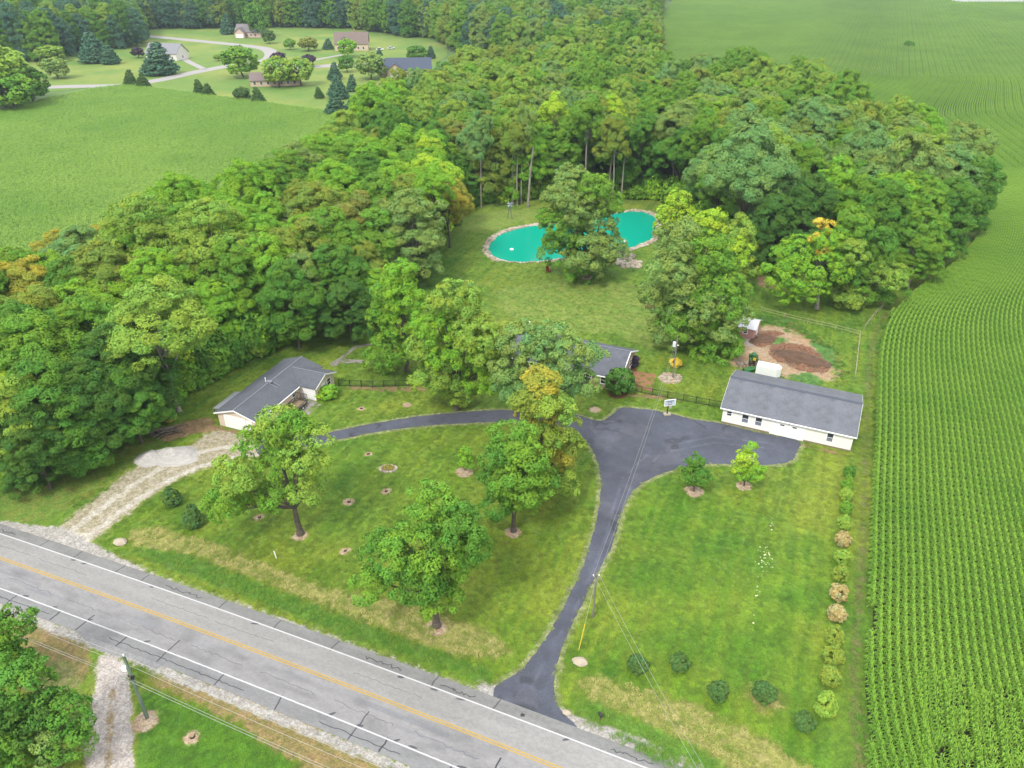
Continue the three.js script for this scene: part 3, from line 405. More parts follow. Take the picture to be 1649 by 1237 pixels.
// ---------------------------------------------------------------- trees
// leaf sprays gathered in clumps over the lobes of a crown; lobes: [x, y, z, rx, ry, rz]
function foliage(seed, lobes, { leaf = 0.42, clump = [1.1, 1.9], cover = 1.5, under = -0.45, hue = 0.16, up = 0.35, ragged = 0.22 } = {}) {
  const r = rand(seed), pos = [], col = [], idx = [];
  const d = new THREE.Vector3(), n = new THREE.Vector3(), a = new THREE.Vector3(), b = new THREE.Vector3(), t = new THREE.Vector3();
  const sphere = (v) => { const z = r() * 2 - 1, p = r() * Math.PI * 2, s = Math.sqrt(1 - z * z); return v.set(s * Math.cos(p), z, s * Math.sin(p)); };
  lobes.forEach(([cx, cy, cz, rx, ry, rz], li) => {
    const area = 4 * Math.PI * ((rx * ry) ** 1.6 / 3 + (rx * rz) ** 1.6 / 3 + (ry * rz) ** 1.6 / 3) ** (1 / 1.6), cm = (clump[0] + clump[1]) / 2, count = Math.ceil(area / (Math.PI * cm * cm) * 1.35);
    for (let k = 0; k < count; k++) {
      sphere(d); if (d.y < under && r() < 0.85) continue;
      const q = 0.84 + (r() - 0.5) * ragged * 2, px = cx + d.x * rx * q, py = cy + d.y * ry * q, pz = cz + d.z * rz * q;
      if (lobes.some(([ox, oy, oz, ax, ay, az], oi) => oi !== li && ((px - ox) / ax) ** 2 + ((py - oy) / ay) ** 2 + ((pz - oz) / az) ** 2 < 0.5)) continue;
      const cr = lerp(clump[0], clump[1], r() ** 1.3), out = new THREE.Vector3(d.x, d.y * 0.8 + 0.35, d.z).normalize();
      const leaves = Math.round(cover * 4 * Math.PI * cr * cr * 0.62 / (leaf * leaf * 0.62)), tint = 0.9 + 0.2 * r(), warm = 1 + (r() - 0.5) * hue * 2, sq = 0.55 + 0.4 * r();
      for (let m = 0; m < leaves; m++) {
        sphere(n); if (n.dot(out) < -0.15) { n.addScaledVector(out, 1.1).normalize(); }
        const rr = cr * (0.55 + 0.5 * Math.sqrt(r())), x = px + n.x * rr, y = py + n.y * rr * sq, z = pz + n.z * rr;
        n.y += up; sphere(t); n.addScaledVector(t, 0.65).normalize();
        sphere(t); a.crossVectors(n, t).normalize(); b.crossVectors(n, a);
        const l = leaf * (0.6 + 0.8 * r()), w = l * 0.42, i = pos.length / 3, g = tint * (0.88 + 0.24 * r());
        pos.push(x - a.x * l * 0.4 + b.x * w, y - a.y * l * 0.4 + b.y * w, z - a.z * l * 0.4 + b.z * w, x + a.x * l * 0.6, y + a.y * l * 0.6, z + a.z * l * 0.6, x - a.x * l * 0.4 - b.x * w, y - a.y * l * 0.4 - b.y * w, z - a.z * l * 0.4 - b.z * w);
        for (let q2 = 0; q2 < 3; q2++) col.push(g * warm, g, g * (2 - warm) * 0.95);
        idx.push(i, i + 1, i + 2);
      }
    }
  });
  const g = new THREE.BufferGeometry();
  g.setAttribute('position', new THREE.Float32BufferAttribute(pos, 3)); g.setAttribute('color', new THREE.Float32BufferAttribute(col, 3)); g.setIndex(idx); g.computeVertexNormals(); leafCount += idx.length / 3; return g;
}
let leafCount = 0;
function woody(seed, lobes, trunkR, height, fork = 0.4) {   // trunk, then a limb into every lobe
  const r = rand(seed), list = [], fy = height * fork;
  list.push(new THREE.CylinderGeometry(trunkR, trunkR * 1.35, 0.8, 9).translate(0, 0.4, 0));
  const k1 = [(r() - 0.5) * 0.5, fy * 0.55, (r() - 0.5) * 0.5], k2 = [(r() - 0.5) * 0.8, fy, (r() - 0.5) * 0.8];
  list.push(bar([0, 0.7, 0], k1, trunkR, trunkR * 0.85, 9), bar(k1, k2, trunkR * 0.86, trunkR * 0.7, 8));
  for (const [x, y, z, rx, ry] of lobes) {
    const mid = [lerp(k2[0], x, 0.5) + (r() - 0.5) * 0.8, lerp(k2[1], y, 0.55) - 0.3, lerp(k2[2], z, 0.5) + (r() - 0.5) * 0.8], end = [x, y + ry * 0.3, z];
    list.push(bar(k2, mid, trunkR * 0.5, trunkR * 0.34, 6), bar(mid, end, trunkR * 0.34, trunkR * 0.1, 5));
    for (let q = 0; q < 3; q++) { const p = r() * 6.3; list.push(bar(mid, [mid[0] + Math.cos(p) * rx * 0.8, mid[1] + ry * (0.2 + 0.5 * r()), mid[2] + Math.sin(p) * rx * 0.8], trunkR * 0.2, trunkR * 0.05, 4)); }
  }
  return merge(list);
}
const leafMat = (r, g, b) => { const m = new THREE.MeshPhysicalMaterial({ color: tone(r, g, b, LEAF_K), roughness: 0.85, vertexColors: true, specularIntensity: 0.3 }); return m; };
const LEAF_K = 1.0;
const greens = {
  mid: leafMat(98, 138, 44), fresh: leafMat(112, 156, 44), lime: leafMat(144, 176, 48), deep: leafMat(80, 122, 42), dark: leafMat(70, 106, 42), olive: leafMat(116, 136, 52), blue: leafMat(106, 142, 76), grey: leafMat(116, 142, 70),
  gold: leafMat(150, 148, 54), brown: leafMat(124, 132, 60), orange: leafMat(192, 170, 62), spruce: leafMat(72, 108, 84), juniper: leafMat(72, 102, 50), plum: leafMat(70, 56, 72), moss: leafMat(122, 152, 58), straw: leafMat(158, 146, 98),
};
const toneWord = { mid: 'mid green', fresh: 'fresh green', lime: 'bright lime green', deep: 'deep green', dark: 'dark green', olive: 'olive green', blue: 'blue-green', grey: 'grey-green', gold: 'yellowing', brown: 'brownish green', orange: 'orange tinged', moss: 'moss green', spruce: 'blue-green', juniper: 'dark green', plum: 'dark purple', straw: 'faded straw coloured' };
const barkMap = grainMap(91, 0.5, 8, 60), bark = std(tone(150, 136, 118), 0.95, { map: barkMap }), paleBark = std(tone(226, 216, 198, 1.6), 0.95, { map: barkMap }), darkBark = std(tone(104, 92, 78), 0.95, { map: barkMap });

// crowns for the woods: about 22 m tall
function woodLobes(seed, kind) {
  const r = rand(seed), l = [];
  if (kind === 'dome') { l.push([0, 14.5, 0, 5.2, 6, 5.2]); for (let k = 0; k < 6; k++) { const p = k / 6 * 6.28 + r(), q = 3 + r() * 1.4; l.push([Math.cos(p) * q, 11 + r() * 5, Math.sin(p) * q, 2.7 + r(), 2.6 + r() * 0.9, 2.7 + r()]); } l.push([(r() - 0.5) * 2, 18.6, (r() - 0.5) * 2, 2.8, 2.9, 2.8]); }
  else if (kind === 'tall') { l.push([0, 19, 0, 3.4, 5.2, 3.4]); for (let k = 0; k < 5; k++) { const p = k * 2.4 + r(), q = 2 + r() * 1.2; l.push([Math.cos(p) * q, 15.5 + k * 1.4 + r(), Math.sin(p) * q, 2.1 + r() * 0.8, 2.2 + r() * 0.7, 2.1 + r() * 0.8]); } l.push([(r() - 0.5), 23.4, (r() - 0.5), 2, 2.2, 2]); }
  else if (kind === 'full') { l.push([0, 10, 0, 5, 8.8, 5]); for (let k = 0; k < 9; k++) { const p = k / 9 * 14.6 + r(), q = 3 + r() * 1.6; l.push([Math.cos(p) * q, 2.6 + k * 1.5 + r() * 2, Math.sin(p) * q, 2.5 + r() * 0.8, 2.5 + r() * 0.7, 2.5 + r() * 0.8]); } l.push([(r() - 0.5) * 2, 18, (r() - 0.5) * 2, 3, 3, 3]); }
  else { l.push([0, 13, 0, 4, 5, 4]); for (let k = 0; k < 9; k++) { const p = k * 2.4 + r(), q = 2.6 + r() * 2.8; l.push([Math.cos(p) * q, 8.5 + r() * 8.5, Math.sin(p) * q, 1.8 + r(), 1.7 + r() * 0.8, 1.8 + r()]); } l.push([(r() - 0.5) * 3, 18.5, (r() - 0.5) * 3, 2.2, 2.2, 2.2]); }
  return l;
}
const woodKinds = ['dome', 'full', 'loose', 'tall', 'dome', 'full', 'loose', 'tall', 'dome', 'full'].map((kind, k) => { const l = woodLobes(200 + k * 17, kind); return { kind, crown: foliage(300 + k, l, { leaf: 0.21, clump: kind === 'loose' ? [0.55, 1.3] : [0.7, 1.5], cover: 0.92, up: 0.45, ragged: 0.24 }), trunk: woody(400 + k, l, 0.28, 20, kind === 'tall' ? 0.75 : 0.36) }; });
const kindIndex = { dome: [0, 4, 8], full: [1, 5, 9], loose: [2, 6], tall: [3, 7] };
function tree(label, group, [x, z], v, mat, sxz, sy, turn, trunkMat = bark, name = 'broadleaf_tree') {
  const o = thing(name, label, 'tree', [x, z], turn, group); o.scale.set(sxz, sy, sxz);
  part(o, 'trunk', v.trunk, trunkMat); part(o, 'crown', v.crown, mat); return o;
}

// the trees told apart in the woods: [place of the crown's middle on the canopy, tone, kind, size]
const canopy = [
  [[-83.32, -120.43], 'gold', 'dome', 1.0], [[-90.38, -144.51], 'gold', 'loose', 0.9], [[-90.04, -129.2], 'olive', 'full', 0.9], [[-83.88, -141.27], 'blue', 'dome', 1.0], [[-77.81, -133.57], 'blue', 'full', 0.9], [[-69.26, -138.61], 'moss', 'loose', 1.25], [[-56.31, -135.35], 'moss', 'loose', 1.3], [[-58.71, -131.14], 'moss', 'full', 1.0],
  [[-53.28, -102.93], 'moss', 'dome', 1.25], [[-43.36, -103.81], 'grey', 'full', 1.0], [[-68.9, -97.97], 'mid', 'full', 1.1], [[-64.35, -103.81], 'mid', 'dome', 1.0], [[-71.45, -115.1], 'fresh', 'full', 0.9], [[-76.16, -110.43], 'olive', 'full', 1.0], [[-80.65, -154.99], 'olive', 'loose', 0.9], [[-85.63, -154], 'gold', 'loose', 0.8], [[-72.23, -163.58], 'fresh', 'dome', 1.1], [[-62.57, -162.37], 'fresh', 'full', 1.0], [[-60.88, -173], 'fresh', 'dome', 1.1], [[-56.98, -181.63], 'mid', 'dome', 1.0],
  [[-43.2, -165.56], 'olive', 'loose', 1.1], [[-39.45, -171.54], 'gold', 'loose', 0.7], [[-33.58, -165.56], 'brown', 'loose', 0.9], [[-34.58, -154.93], 'brown', 'full', 0.9], [[-46.13, -160.04], 'grey', 'loose', 0.9], [[-47.01, -147.46], 'lime', 'full', 0.8], [[-45.85, -134.16], 'fresh', 'full', 1.0], [[-38.88, -133.57], 'grey', 'full', 0.8], [[-39.11, -124.53], 'deep', 'full', 0.9], [[-33.08, -136], 'deep', 'full', 0.9], [[-28.8, -142.38], 'olive', 'full', 0.8], [[-29.72, -126.26], 'dark', 'full', 0.75], [[-41.79, -114.52], 'deep', 'full', 0.9], [[-26.55, -134.71], 'fresh', 'full', 0.65],
  [[-21.51, -154.93], 'grey', 'full', 1.15], [[-17.1, -165.56], 'fresh', 'tall', 1.0], [[-20.44, -187.06], 'lime', 'dome', 1.0], [[-15.11, -176.46], 'gold', 'dome', 0.85], [[-27.34, -181.63], 'fresh', 'full', 1.1], [[-35.26, -194.91], 'fresh', 'dome', 1.1], [[-29.83, -214.72], 'fresh', 'loose', 1.1], [[-43.92, -207.74], 'fresh', 'dome', 1.1], [[-55.68, -194.91], 'grey', 'dome', 1.1], [[-53.62, -222.12], 'olive', 'loose', 1.0], [[-22.33, -207.74], 'lime', 'full', 1.0], [[-39.61, -247.3], 'olive', 'dome', 1.0],
  [[-9.41, -217.68], 'blue', 'tall', 1.0], [[0.09, -237.41], 'moss', 'tall', 1.15], [[12.61, -226], 'lime', 'tall', 1.05], [[24.89, -233.6], 'olive', 'tall', 1.0], [[29.85, -237.41], 'lime', 'tall', 1.0], [[27.71, -216.05], 'olive', 'tall', 0.95], [[35.83, -219.01], 'deep', 'full', 1.05], [[46.29, -219.01], 'grey', 'dome', 1.2], [[44.71, -242.35], 'mid', 'dome', 1.1], [[-15.04, -225.39], 'brown', 'tall', 0.9],
  [[52.99, -171.54], 'blue', 'dome', 1.3], [[65.73, -197.12], 'blue', 'dome', 1.25], [[82.06, -217.68], 'blue', 'dome', 1.3], [[92.08, -221.48], 'blue', 'dome', 1.2], [[72.85, -184.31], 'brown', 'dome', 0.95], [[85.95, -187.06], 'blue', 'dome', 1.2], [[88.06, -201.15], 'mid', 'dome', 1.1], [[90.01, -174.91], 'grey', 'dome', 1.25], [[106.09, -194.91], 'moss', 'dome', 1.1], [[115.5, -201.15], 'grey', 'full', 1.1], [[109.91, -181.64], 'deep', 'full', 1.05], [[107.46, -237.9], 'lime', 'loose', 0.8], [[103.55, -242.35], 'lime', 'loose', 0.75], [[122.26, -233.6], 'fresh', 'dome', 1.0], [[73.53, -171.93], 'grey', 'loose', 1.0], [[96.65, -166.08], 'deep', 'full', 1.0], [[65.31, -233.6], 'deep', 'dome', 1.0], [[60.07, -176.46], 'blue', 'full', 1.1], [[55.35, -198.81], 'deep', 'full', 1.1], [[56.34, -160.67], 'dark', 'full', 0.9], [[63.31, -161.85], 'dark', 'full', 1.0], [[79.3, -157.8], 'deep', 'full', 1.0], [[85.15, -151.93], 'mid', 'full', 0.85],
  [[-71.73, -94.29], 'mid', 'full', 1.0], [[-63.19, -89.23], 'deep', 'full', 0.95], [[-66.1, -86.1], 'moss', 'full', 0.9], [[-63.47, -83.14], 'dark', 'full', 0.7], [[-59.05, -90.8], 'dark', 'full', 0.8], [[-55.44, -94.04], 'deep', 'full', 0.75], [[-48.51, -95.97], 'mid', 'full', 1.0], [[-45.21, -95.76], 'moss', 'full', 0.75], [[-70.61, -89.26], 'lime', 'full', 0.9], [[-57.46, -97.77], 'dark', 'full', 0.95], [[-76.3, -101.93], 'deep', 'full', 1.0], [[-63.14, -120.43], 'fresh', 'full', 1.0],
];
const garageLine = [[-45.4, -98.9], [-38.7, -116.4], [-36, -114]];
const midTone = ['mid', 'mid', 'olive', 'moss', 'fresh', 'grey', 'blue', 'mid', 'deep', 'moss'], leftTone = ['mid', 'mid', 'fresh', 'olive', 'deep', 'moss', 'fresh', 'mid'];
{
  const r = rand(77), spots = [], grid = new Map(), key = (x, z) => `${Math.floor(x / 10)},${Math.floor(z / 10)}`;
  const near = (x, z, d) => { const i = Math.floor(x / 10), j = Math.floor(z / 10); for (let a = -1; a < 2; a++) for (let b = -1; b < 2; b++) for (const s of grid.get(`${i + a},${j + b}`) ?? []) if (Math.hypot(s[0] - x, s[1] - z) < d) return true; return false; };
  const put = (s) => { spots.push(s); const k = key(s[0], s[1]); if (!grid.has(k)) grid.set(k, []); grid.get(k).push(s); };
  for (const [[x, z], t, kind, s] of canopy) if (toLine(x, z, garageLine) > 8) put([x, z, t, kind, s * 1.0, true]);
  const fill = (area, tones, tries, d, kinds, wood) => {
    const xs = area.map((p) => p[0]), zs = area.map((p) => p[1]), x0 = Math.min(...xs), x1 = Math.max(...xs), z0 = Math.min(...zs), z1 = Math.max(...zs);
    for (let k = 0; k < tries; k++) {
      const x = lerp(x0, x1, r()), z = lerp(z0, z1, r()), dd = d * (0.85 + 0.3 * r()); if (!inside(x, z, area) || near(x, z, dd) || toLine(x, z, garageLine) < 9 || (wood === 'left' && toLine(x, z, leftWood, true) < 3)) continue;
      const patch = noise(x * 0.03 + 5, z * 0.03 + 2), t = r() < 0.5 ? tones[Math.floor(patch * 1.6 * tones.length) % tones.length] : tones[(r() * tones.length) | 0];
      put([x, z, t, kinds[(r() * kinds.length) | 0], 0.76 + 0.34 * r(), false, wood]);
    }
  };
  fill(leftWood, leftTone, 12000, 5.4, ['full', 'dome', 'loose', 'full'], 'left');
  fill(midWood, midTone, 30000, 5.9, ['dome', 'dome', 'loose', 'tall', 'full'], 'mid');
  spots.sort((p, q) => Math.hypot(p[0], p[1]) - Math.hypot(q[0], q[1]));
  const singles = spots.filter((s, i) => s[5] || i < 250).slice(0, 300), rest = spots.filter((s) => !singles.includes(s));
  for (const [x, z, t, kind, s] of singles) {
    const front = z < -203 && z > -224 && x > -18 && x < 46, k = front && r() < 0.45 ? 'tall' : front ? 'full' : kind, ids = kindIndex[k], v = woodKinds[ids[(r() * ids.length) | 0]];
    const where = x < -14 ? (z > -112 ? 'in the left wood near the gravel track' : z > -150 ? 'in the left wood behind the tan garage' : z > -200 ? 'in the left wood beside the back lawn' : 'where the left wood meets the pond wood') : z > -190 ? 'in the right wood facing the corn' : z > -230 ? (x < 46 ? 'at the wood edge behind the pond' : 'in the right wood above the garden soil') : 'deep in the wood beyond the pond';
    tree(`${toneWord[t]} ${{ dome: 'domed', full: 'low-leaved', loose: 'loose', tall: 'bare-trunked' }[k]} tree ${where}`, 'trees of the woods', [x, z], v, greens[t], s * (0.92 + 0.16 * r()), s * (x < -14 ? 0.86 : 1) * (0.92 + 0.16 * r()), r() * 6.28, front || r() < 0.3 ? paleBark : bark);
  }
  const sharers = new Map(); for (const o of scene.children) if (o.userData.group === 'trees of the woods') { const l = o.userData.label; if (!sharers.has(l)) sharers.set(l, []); sharers.get(l).push(o); }
  const nth = ['first', 'second', 'third', 'fourth', 'fifth', 'sixth', 'seventh', 'eighth', 'ninth', 'tenth', 'eleventh', 'twelfth', 'thirteenth', 'fourteenth', 'fifteenth'];
  for (const [l, list] of sharers) if (list.length > 1 && list.length < 16) { list.sort((p, q) => p.position.x / p.position.z * -1 - q.position.x / q.position.z * -1); list.forEach((o, i) => { o.userData.label = `${l}, ${nth[i]} from left`; }); }
  const far = new THREE.InstancedMesh(woodKinds[4].crown, new THREE.MeshPhysicalMaterial({ color: 0xffffff, roughness: 0.85, vertexColors: true, specularIntensity: 0.3 }), rest.length), M = new THREE.Matrix4(), Q = new THREE.Quaternion(), Y = new THREE.Vector3(0, 1, 0);
  rest.forEach(([x, z, t, kind, s], i) => { M.compose(new THREE.Vector3(x, (r() - 0.5) * 2 - 1, z), Q.setFromAxisAngle(Y, r() * 6.28), new THREE.Vector3(s * 1.02, s * (0.84 + 0.34 * r()), s * 1.02)); far.setMatrixAt(i, M); far.setColorAt(i, greens[t].color); });
  far.name = 'wood_canopy'; far.castShadow = far.receiveShadow = true; scene.add(far); tag(far, 'far tree tops of the wood beyond the pond', 'wood', null, 'stuff');

  // undergrowth along the wood edges
  const bushLobes = [[0, 1.2, 0, 1.3, 1.3, 1.3], [0.9, 0.9, 0.3, 0.9, 1, 0.9], [-0.7, 1.3, -0.5, 0.9, 1, 0.9]], bush = foliage(501, bushLobes, { leaf: 0.34, clump: [0.4, 0.7], cover: 0.8, under: -0.9 });
  const list = [], tints = [greens.deep, greens.fresh, greens.mid, greens.dark, greens.moss, greens.lime];
  for (const [x, z] of singles) if (x < -38 && z > -150) for (let q = 0; q < 5; q++) { const p = r() * 6.28, d = 2 + 3 * r(), bx = x + Math.cos(p) * d, bz = z + Math.sin(p) * d; if (inside(bx, bz, leftWood)) list.push([bx, bz, 0.8 + 1.2 * r()]); }
  for (const [area, n] of [[leftWood, 1500], [midWood, 1300]]) for (let k = 0, made = 0; k < n * 40 && made < n; k++) { const e = (r() * area.length) | 0, [ax, az] = area[e], [bx, bz] = area[(e + 1) % area.length], q = r(), x = lerp(ax, bx, q) + (r() - 0.5) * 9, z = lerp(az, bz, q) + (r() - 0.5) * 9; if (z < -260 || !inside(x, z, area)) continue; list.push([x, z, 0.5 + 1.7 * r() ** 2]); made++; }
  const under = new THREE.InstancedMesh(bush, far.material, list.length);
  list.forEach(([x, z, s], i) => { M.compose(new THREE.Vector3(x, 0, z), Q.setFromAxisAngle(Y, r() * 6.28), new THREE.Vector3(s, s * (0.7 + 0.8 * r()), s)); under.setMatrixAt(i, M); under.setColorAt(i, tints[(r() ** 1.4 * 6) | 0].color); });
  under.name = 'undergrowth'; under.castShadow = under.receiveShadow = true; scene.add(under); tag(under, 'dense undergrowth along the foot of the woods', 'undergrowth', null, 'stuff');
}

{
  const snag = thing('dead_tree', 'bare leaning dead trunk behind the pond', 'tree', [4.41, -207.89]); part(snag, 'trunk', merge([bar([0, 0, 0], [0.5, 9, 0], 0.34, 0.26, 9), bar([0.5, 9, 0], [1.3, 17, 0.2], 0.26, 0.1, 8), bar([0.75, 11, 0], [-0.3, 12.6, 0.3], 0.1, 0.04, 6), bar([1.0, 13.6, 0], [1.7, 15, -0.3], 0.08, 0.03, 6)]), paleBark);
  [[[0.26, -210.13], 'moss', 'slender bare-trunked tree left of the dead trunk', 1.0], [[1.48, -209.57], 'olive', 'slender bare-trunked tree nearest the dead trunk', 0.92], [[2.53, -210.7], 'grey', 'slender bare-trunked tree behind the dead trunk', 1.05], [[27.98, -210.13], 'olive', 'slender tree with twin pale trunks behind the pond', 0.95], [[30.81, -211.84], 'deep', 'slender pale trunk right of the twin trunks behind the pond', 0.9], [[-8.53, -207.33], 'blue', 'slender blue-green tree at the left end of the pond wood', 1.0]].forEach(([p, t, label, q], i) => tree(label, null, p, woodKinds[i % 2 ? 7 : 3], greens[t], 0.72, q, i * 2.2, paleBark));
}
// lawn trees, each with its own crown
function lawnTree(label, [x, z], lobes, tones, seed, { trunkR = 0.32, height = 14, fork = 0.32, barkMat = bark, leaf = 0.22, clump = [0.45, 1.1], cover = 0.85, name = 'lawn_tree' } = {}) {
  const r = rand(seed), L3 = lobes.map(([dx, y, dz, rr], i) => [dx, y, (lobes.length > 1 ? (dz || ((i % 3) - 1) * rr * 0.55) : 0), rr * (0.95 + 0.1 * r()), rr * 0.88, rr * (0.95 + 0.15 * r())]);
  const o = thing(name, label, 'tree', [x, z]); part(o, 'trunk', woody(seed + 1, L3, trunkR, height, fork), barkMat);
  const split = tones.length, crowns = tones.map(() => []); L3.forEach((l, i) => crowns[Math.min(split - 1, lobes[i][4] ?? (i % split))].push(l));
  crowns.forEach((c, i) => c.length && part(o, 'crown', foliage(seed + 7 + i, c, { leaf, clump, cover, ragged: 0.3, up: 0.4 }), greens[tones[i]]));
  return o;
}
lawnTree('spreading lawn tree with open branches beside the gravel track', [-26.93, -73.96], [[-1.04, 15.31, 0, 2.47], [1.27, 16.18, 0, 1.88], [2.22, 12.63, 0, 2.51], [-1.31, 11.26, 0, 2.68], [-6.12, 9.39, 0, 2.86], [-7.88, 6.04, 0, 2.3], [-5.75, 5.06, 0, 2.31], [-2.06, 6.53, 0, 2.29], [1.96, 7.97, 0, 1.97], [-3.24, 13.08, 0, 2.36], [3.99, 14.87, 0, 1.6]], ['moss', 'mid'], 610, { trunkR: 0.4, height: 15, fork: 0.28, clump: [0.4, 1.0], cover: 0.75 });
lawnTree('leafy lawn tree nearest the road with orange mulch at its foot', [-8.34, -58.99], [[-0.01, 15.8, 0, 2.48], [2.72, 14.18, 0, 2.63], [-2.1, 12.52, 0, 2.85], [-4.89, 9.53, 0, 2.72], [-6.8, 6.42, 0, 1.85], [-1.09, 8.21, 0, 3], [2.53, 9.09, 0, 2.59], [4.22, 11.68, 0, 1.79], [0.87, 5.5, 0, 1.99], [-3.76, 7.32, 0, 2.1], [0, 12.7, 2, 2.6]], ['mid', 'deep'], 630, { trunkR: 0.42, height: 15, fork: 0.3, clump: [0.4, 1.0], cover: 0.75 });
lawnTree('dense green lawn tree with low crown left of the driveway', [0.2, -74.54], [[-0.16, 13.11, 0, 2.67], [-2.03, 11.75, 0, 1.79], [1.7, 11.75, 0, 2.24], [-1.31, 7.51, 0, 2.6], [1.75, 7.51, 0, 2.75], [-2.1, 4.58, 0, 1.86], [0.23, 4.08, 0, 2.33], [2.88, 8.47, 0, 1.82], [0.22, 9.42, 0, 3.02]], ['mid', 'deep'], 650, { trunkR: 0.34, height: 13, fork: 0.25 });
lawnTree('golden leaved lawn tree left of the asphalt court', [4.68, -81.41], [[-1.01, 17.2, 0, 2.01], [-2.69, 14.92, 0, 2.03], [0.83, 14.92, 0, 2.19], [-1.09, 13.06, 0, 2.84], [1.74, 11.16, 0, 2.23], [-1.84, 10.2, 0, 2.72], [1.07, 6.75, 0, 2.61], [3.03, 8.73, 0, 1.61], [1.59, 3.17, 0, 2.16], [-0.51, 4.21, 0, 2.81]], ['gold', 'olive', 'moss'], 670, { trunkR: 0.34, height: 15, fork: 0.3 });
lawnTree('broad grey-green tree standing in front of the house', [3.6, -97.98], [[-2.02, 14.09, 0, 3.24], [1.38, 15.1, 0, 3.05], [4.55, 14.09, 0, 2.88], [7.64, 11.83, 0, 2.18], [0.55, 11.52, 0, 3.28], [3.32, 10.47, 0, 3.11], [-1.25, 9.73, 0, 3.31], [-3.55, 7.81, 0, 2.78], [7.03, 9.3, 0, 2.02], [1.58, 6.18, 0, 3.17], [-4.46, 10.99, 0, 2.19]], ['grey', 'blue'], 690, { trunkR: 0.42, height: 16, fork: 0.3, clump: [0.45, 1.05], cover: 0.95 });
lawnTree('yellow-green tree at the left end of the house', [-8.92, -103.32], [[0.67, 18.03, 0, 3.69], [-2.69, 15.48, 0, 3.17], [3.81, 14.44, 0, 3.56], [-3.89, 10.72, 0, 3.24], [0.4, 10.72, 0, 4.28], [5.17, 11.26, 0, 2.85], [-1.24, 5.77, 0, 3.89], [3.63, 6.33, 0, 3.49], [-4.13, 6.33, 0, 2.52], [0.58, 2.34, 0, 2.56], [5.58, 6.89, 0, 2.52], [-1.11, 19.54, 0, 2.2]], ['moss', 'fresh', 'moss'], 710, { trunkR: 0.42, height: 17, fork: 0.28 });
lawnTree('tall fresh green tree behind the yellow-green house tree', [-18.36, -115.79], [[-0.31, 17.24, 0, 2.63], [-2.52, 15.04, 0, 2.25], [1.02, 14.49, 0, 2.87], [-3.42, 10.53, 0, 2.7], [0.14, 9.38, 0, 3.55], [-2.29, 5.25, 0, 3.4], [1.39, 4.65, 0, 2.98], [-4.68, 2.23, 0, 2.36], [0.82, 18.86, 0, 1.61]], ['fresh', 'mid'], 730, { trunkR: 0.36, height: 16, fork: 0.2 });
lawnTree('large grey-green oak standing before the turquoise pond', [16.59, -157.78], [[-3.6, 20.4, 0, 4.01], [0.31, 19.75, 0, 3.76], [-6.77, 18.43, 0, 3.12], [3.15, 15.77, 0, 3.41], [-2.76, 15.77, 0, 5.25], [-7.93, 13.07, 0, 3.18], [1.41, 11.7, 0, 4.38], [-4.52, 10.31, 0, 4.67], [-0.34, 6.81, 0, 5.4], [-6.39, 6.1, 0, 3.92], [4.38, 6.81, 0, 3.24], [-2.89, 3.22, 0, 3.96], [2.57, 3.22, 0, 3.27]], ['grey', 'mid'], 750, { trunkR: 0.5, height: 17, fork: 0.2, leaf: 0.25, clump: [0.5, 1.25] });
lawnTree('huge spreading tree left of the garden soil', [33.83, -124.58], [[-4.3, 19.49, 0, 4.15], [-0.32, 18.36, 0, 3.95], [-6.94, 16.2, 0, 3.56], [2.52, 15.63, 0, 3.24], [-3.54, 12.83, 0, 4.91], [1.63, 11.77, 0, 4.71], [-6.25, 9.5, 0, 4.09], [-1.75, 6.08, 0, 5.04], [3.69, 7.18, 0, 4.13], [5.91, 9.5, 0, 3.1], [-4.62, 3.58, 0, 3.73], [2.96, 1.8, 0, 4.21], [0, 0, 0, 3.66], [4.78, -0.65, 0, 2.98], [-1.24, 10.1, 0, 4.96]], ['grey', 'mid'], 770, { trunkR: 0.6, height: 18, fork: 0.2, leaf: 0.25, clump: [0.5, 1.25] });
lawnTree('lime green tree behind the huge spreading tree', [45.03, -149.97], [[-4.01, 15.04, 0, 3.28], [0.69, 13.07, 0, 3.55], [-0.73, 9.74, 0, 4.1], [3.01, 10.41, 0, 2.56], [-4.84, 11.74, 0, 3.06], [1.7, 6.33, 0, 3.37]], ['lime', 'moss'], 790, { height: 15, leaf: 0.25, clump: [0.5, 1.2] });
lawnTree('small bright lime tree at the right end of the pond', [40.37, -182.44], [[0.49, 9.47, 0, 2.72], [-2.21, 6.37, 0, 2.59], [2.36, 6.37, 0, 2.44], [-2.65, 3.21, 0, 2.15], [0.33, 4, 0, 2.76]], ['lime'], 805, { trunkR: 0.2, height: 9, leaf: 0.4 });
lawnTree('maple with a bright orange branch above the garden', [61.99, -141.56], [[-1.88, 16.91, 0, 1.55, 0], [-3.1, 14.66, 0, 1.08, 0], [-1.48, 12.64, 0, 1.33, 0], [-1.13, 15.02, 1, 2.39, 1], [-1.89, 13.61, -1.5, 1.95, 1], [-4.85, 12.14, -2, 2.7, 1], [-6.98, 10.32, 0, 3.17, 1], [2.24, 13.43, -2, 3.42, 1], [-9.69, 8.37, 0, 2.95, 1], [-4.92, 7.46, 1, 3.43, 1], [1.23, 9.02, 0, 4.17, 1], [-2.5, 5.91, 2, 3.19, 1], [-7.5, 4.81, 1, 2.72, 1], [-5.54, 2.57, 2, 1.73, 1], [-2.08, 9.83, 2, 3.39, 1]], ['orange', 'fresh'], 820, { trunkR: 0.42, height: 14, fork: 0.3, leaf: 0.25, clump: [0.5, 1.2], barkMat: paleBark });
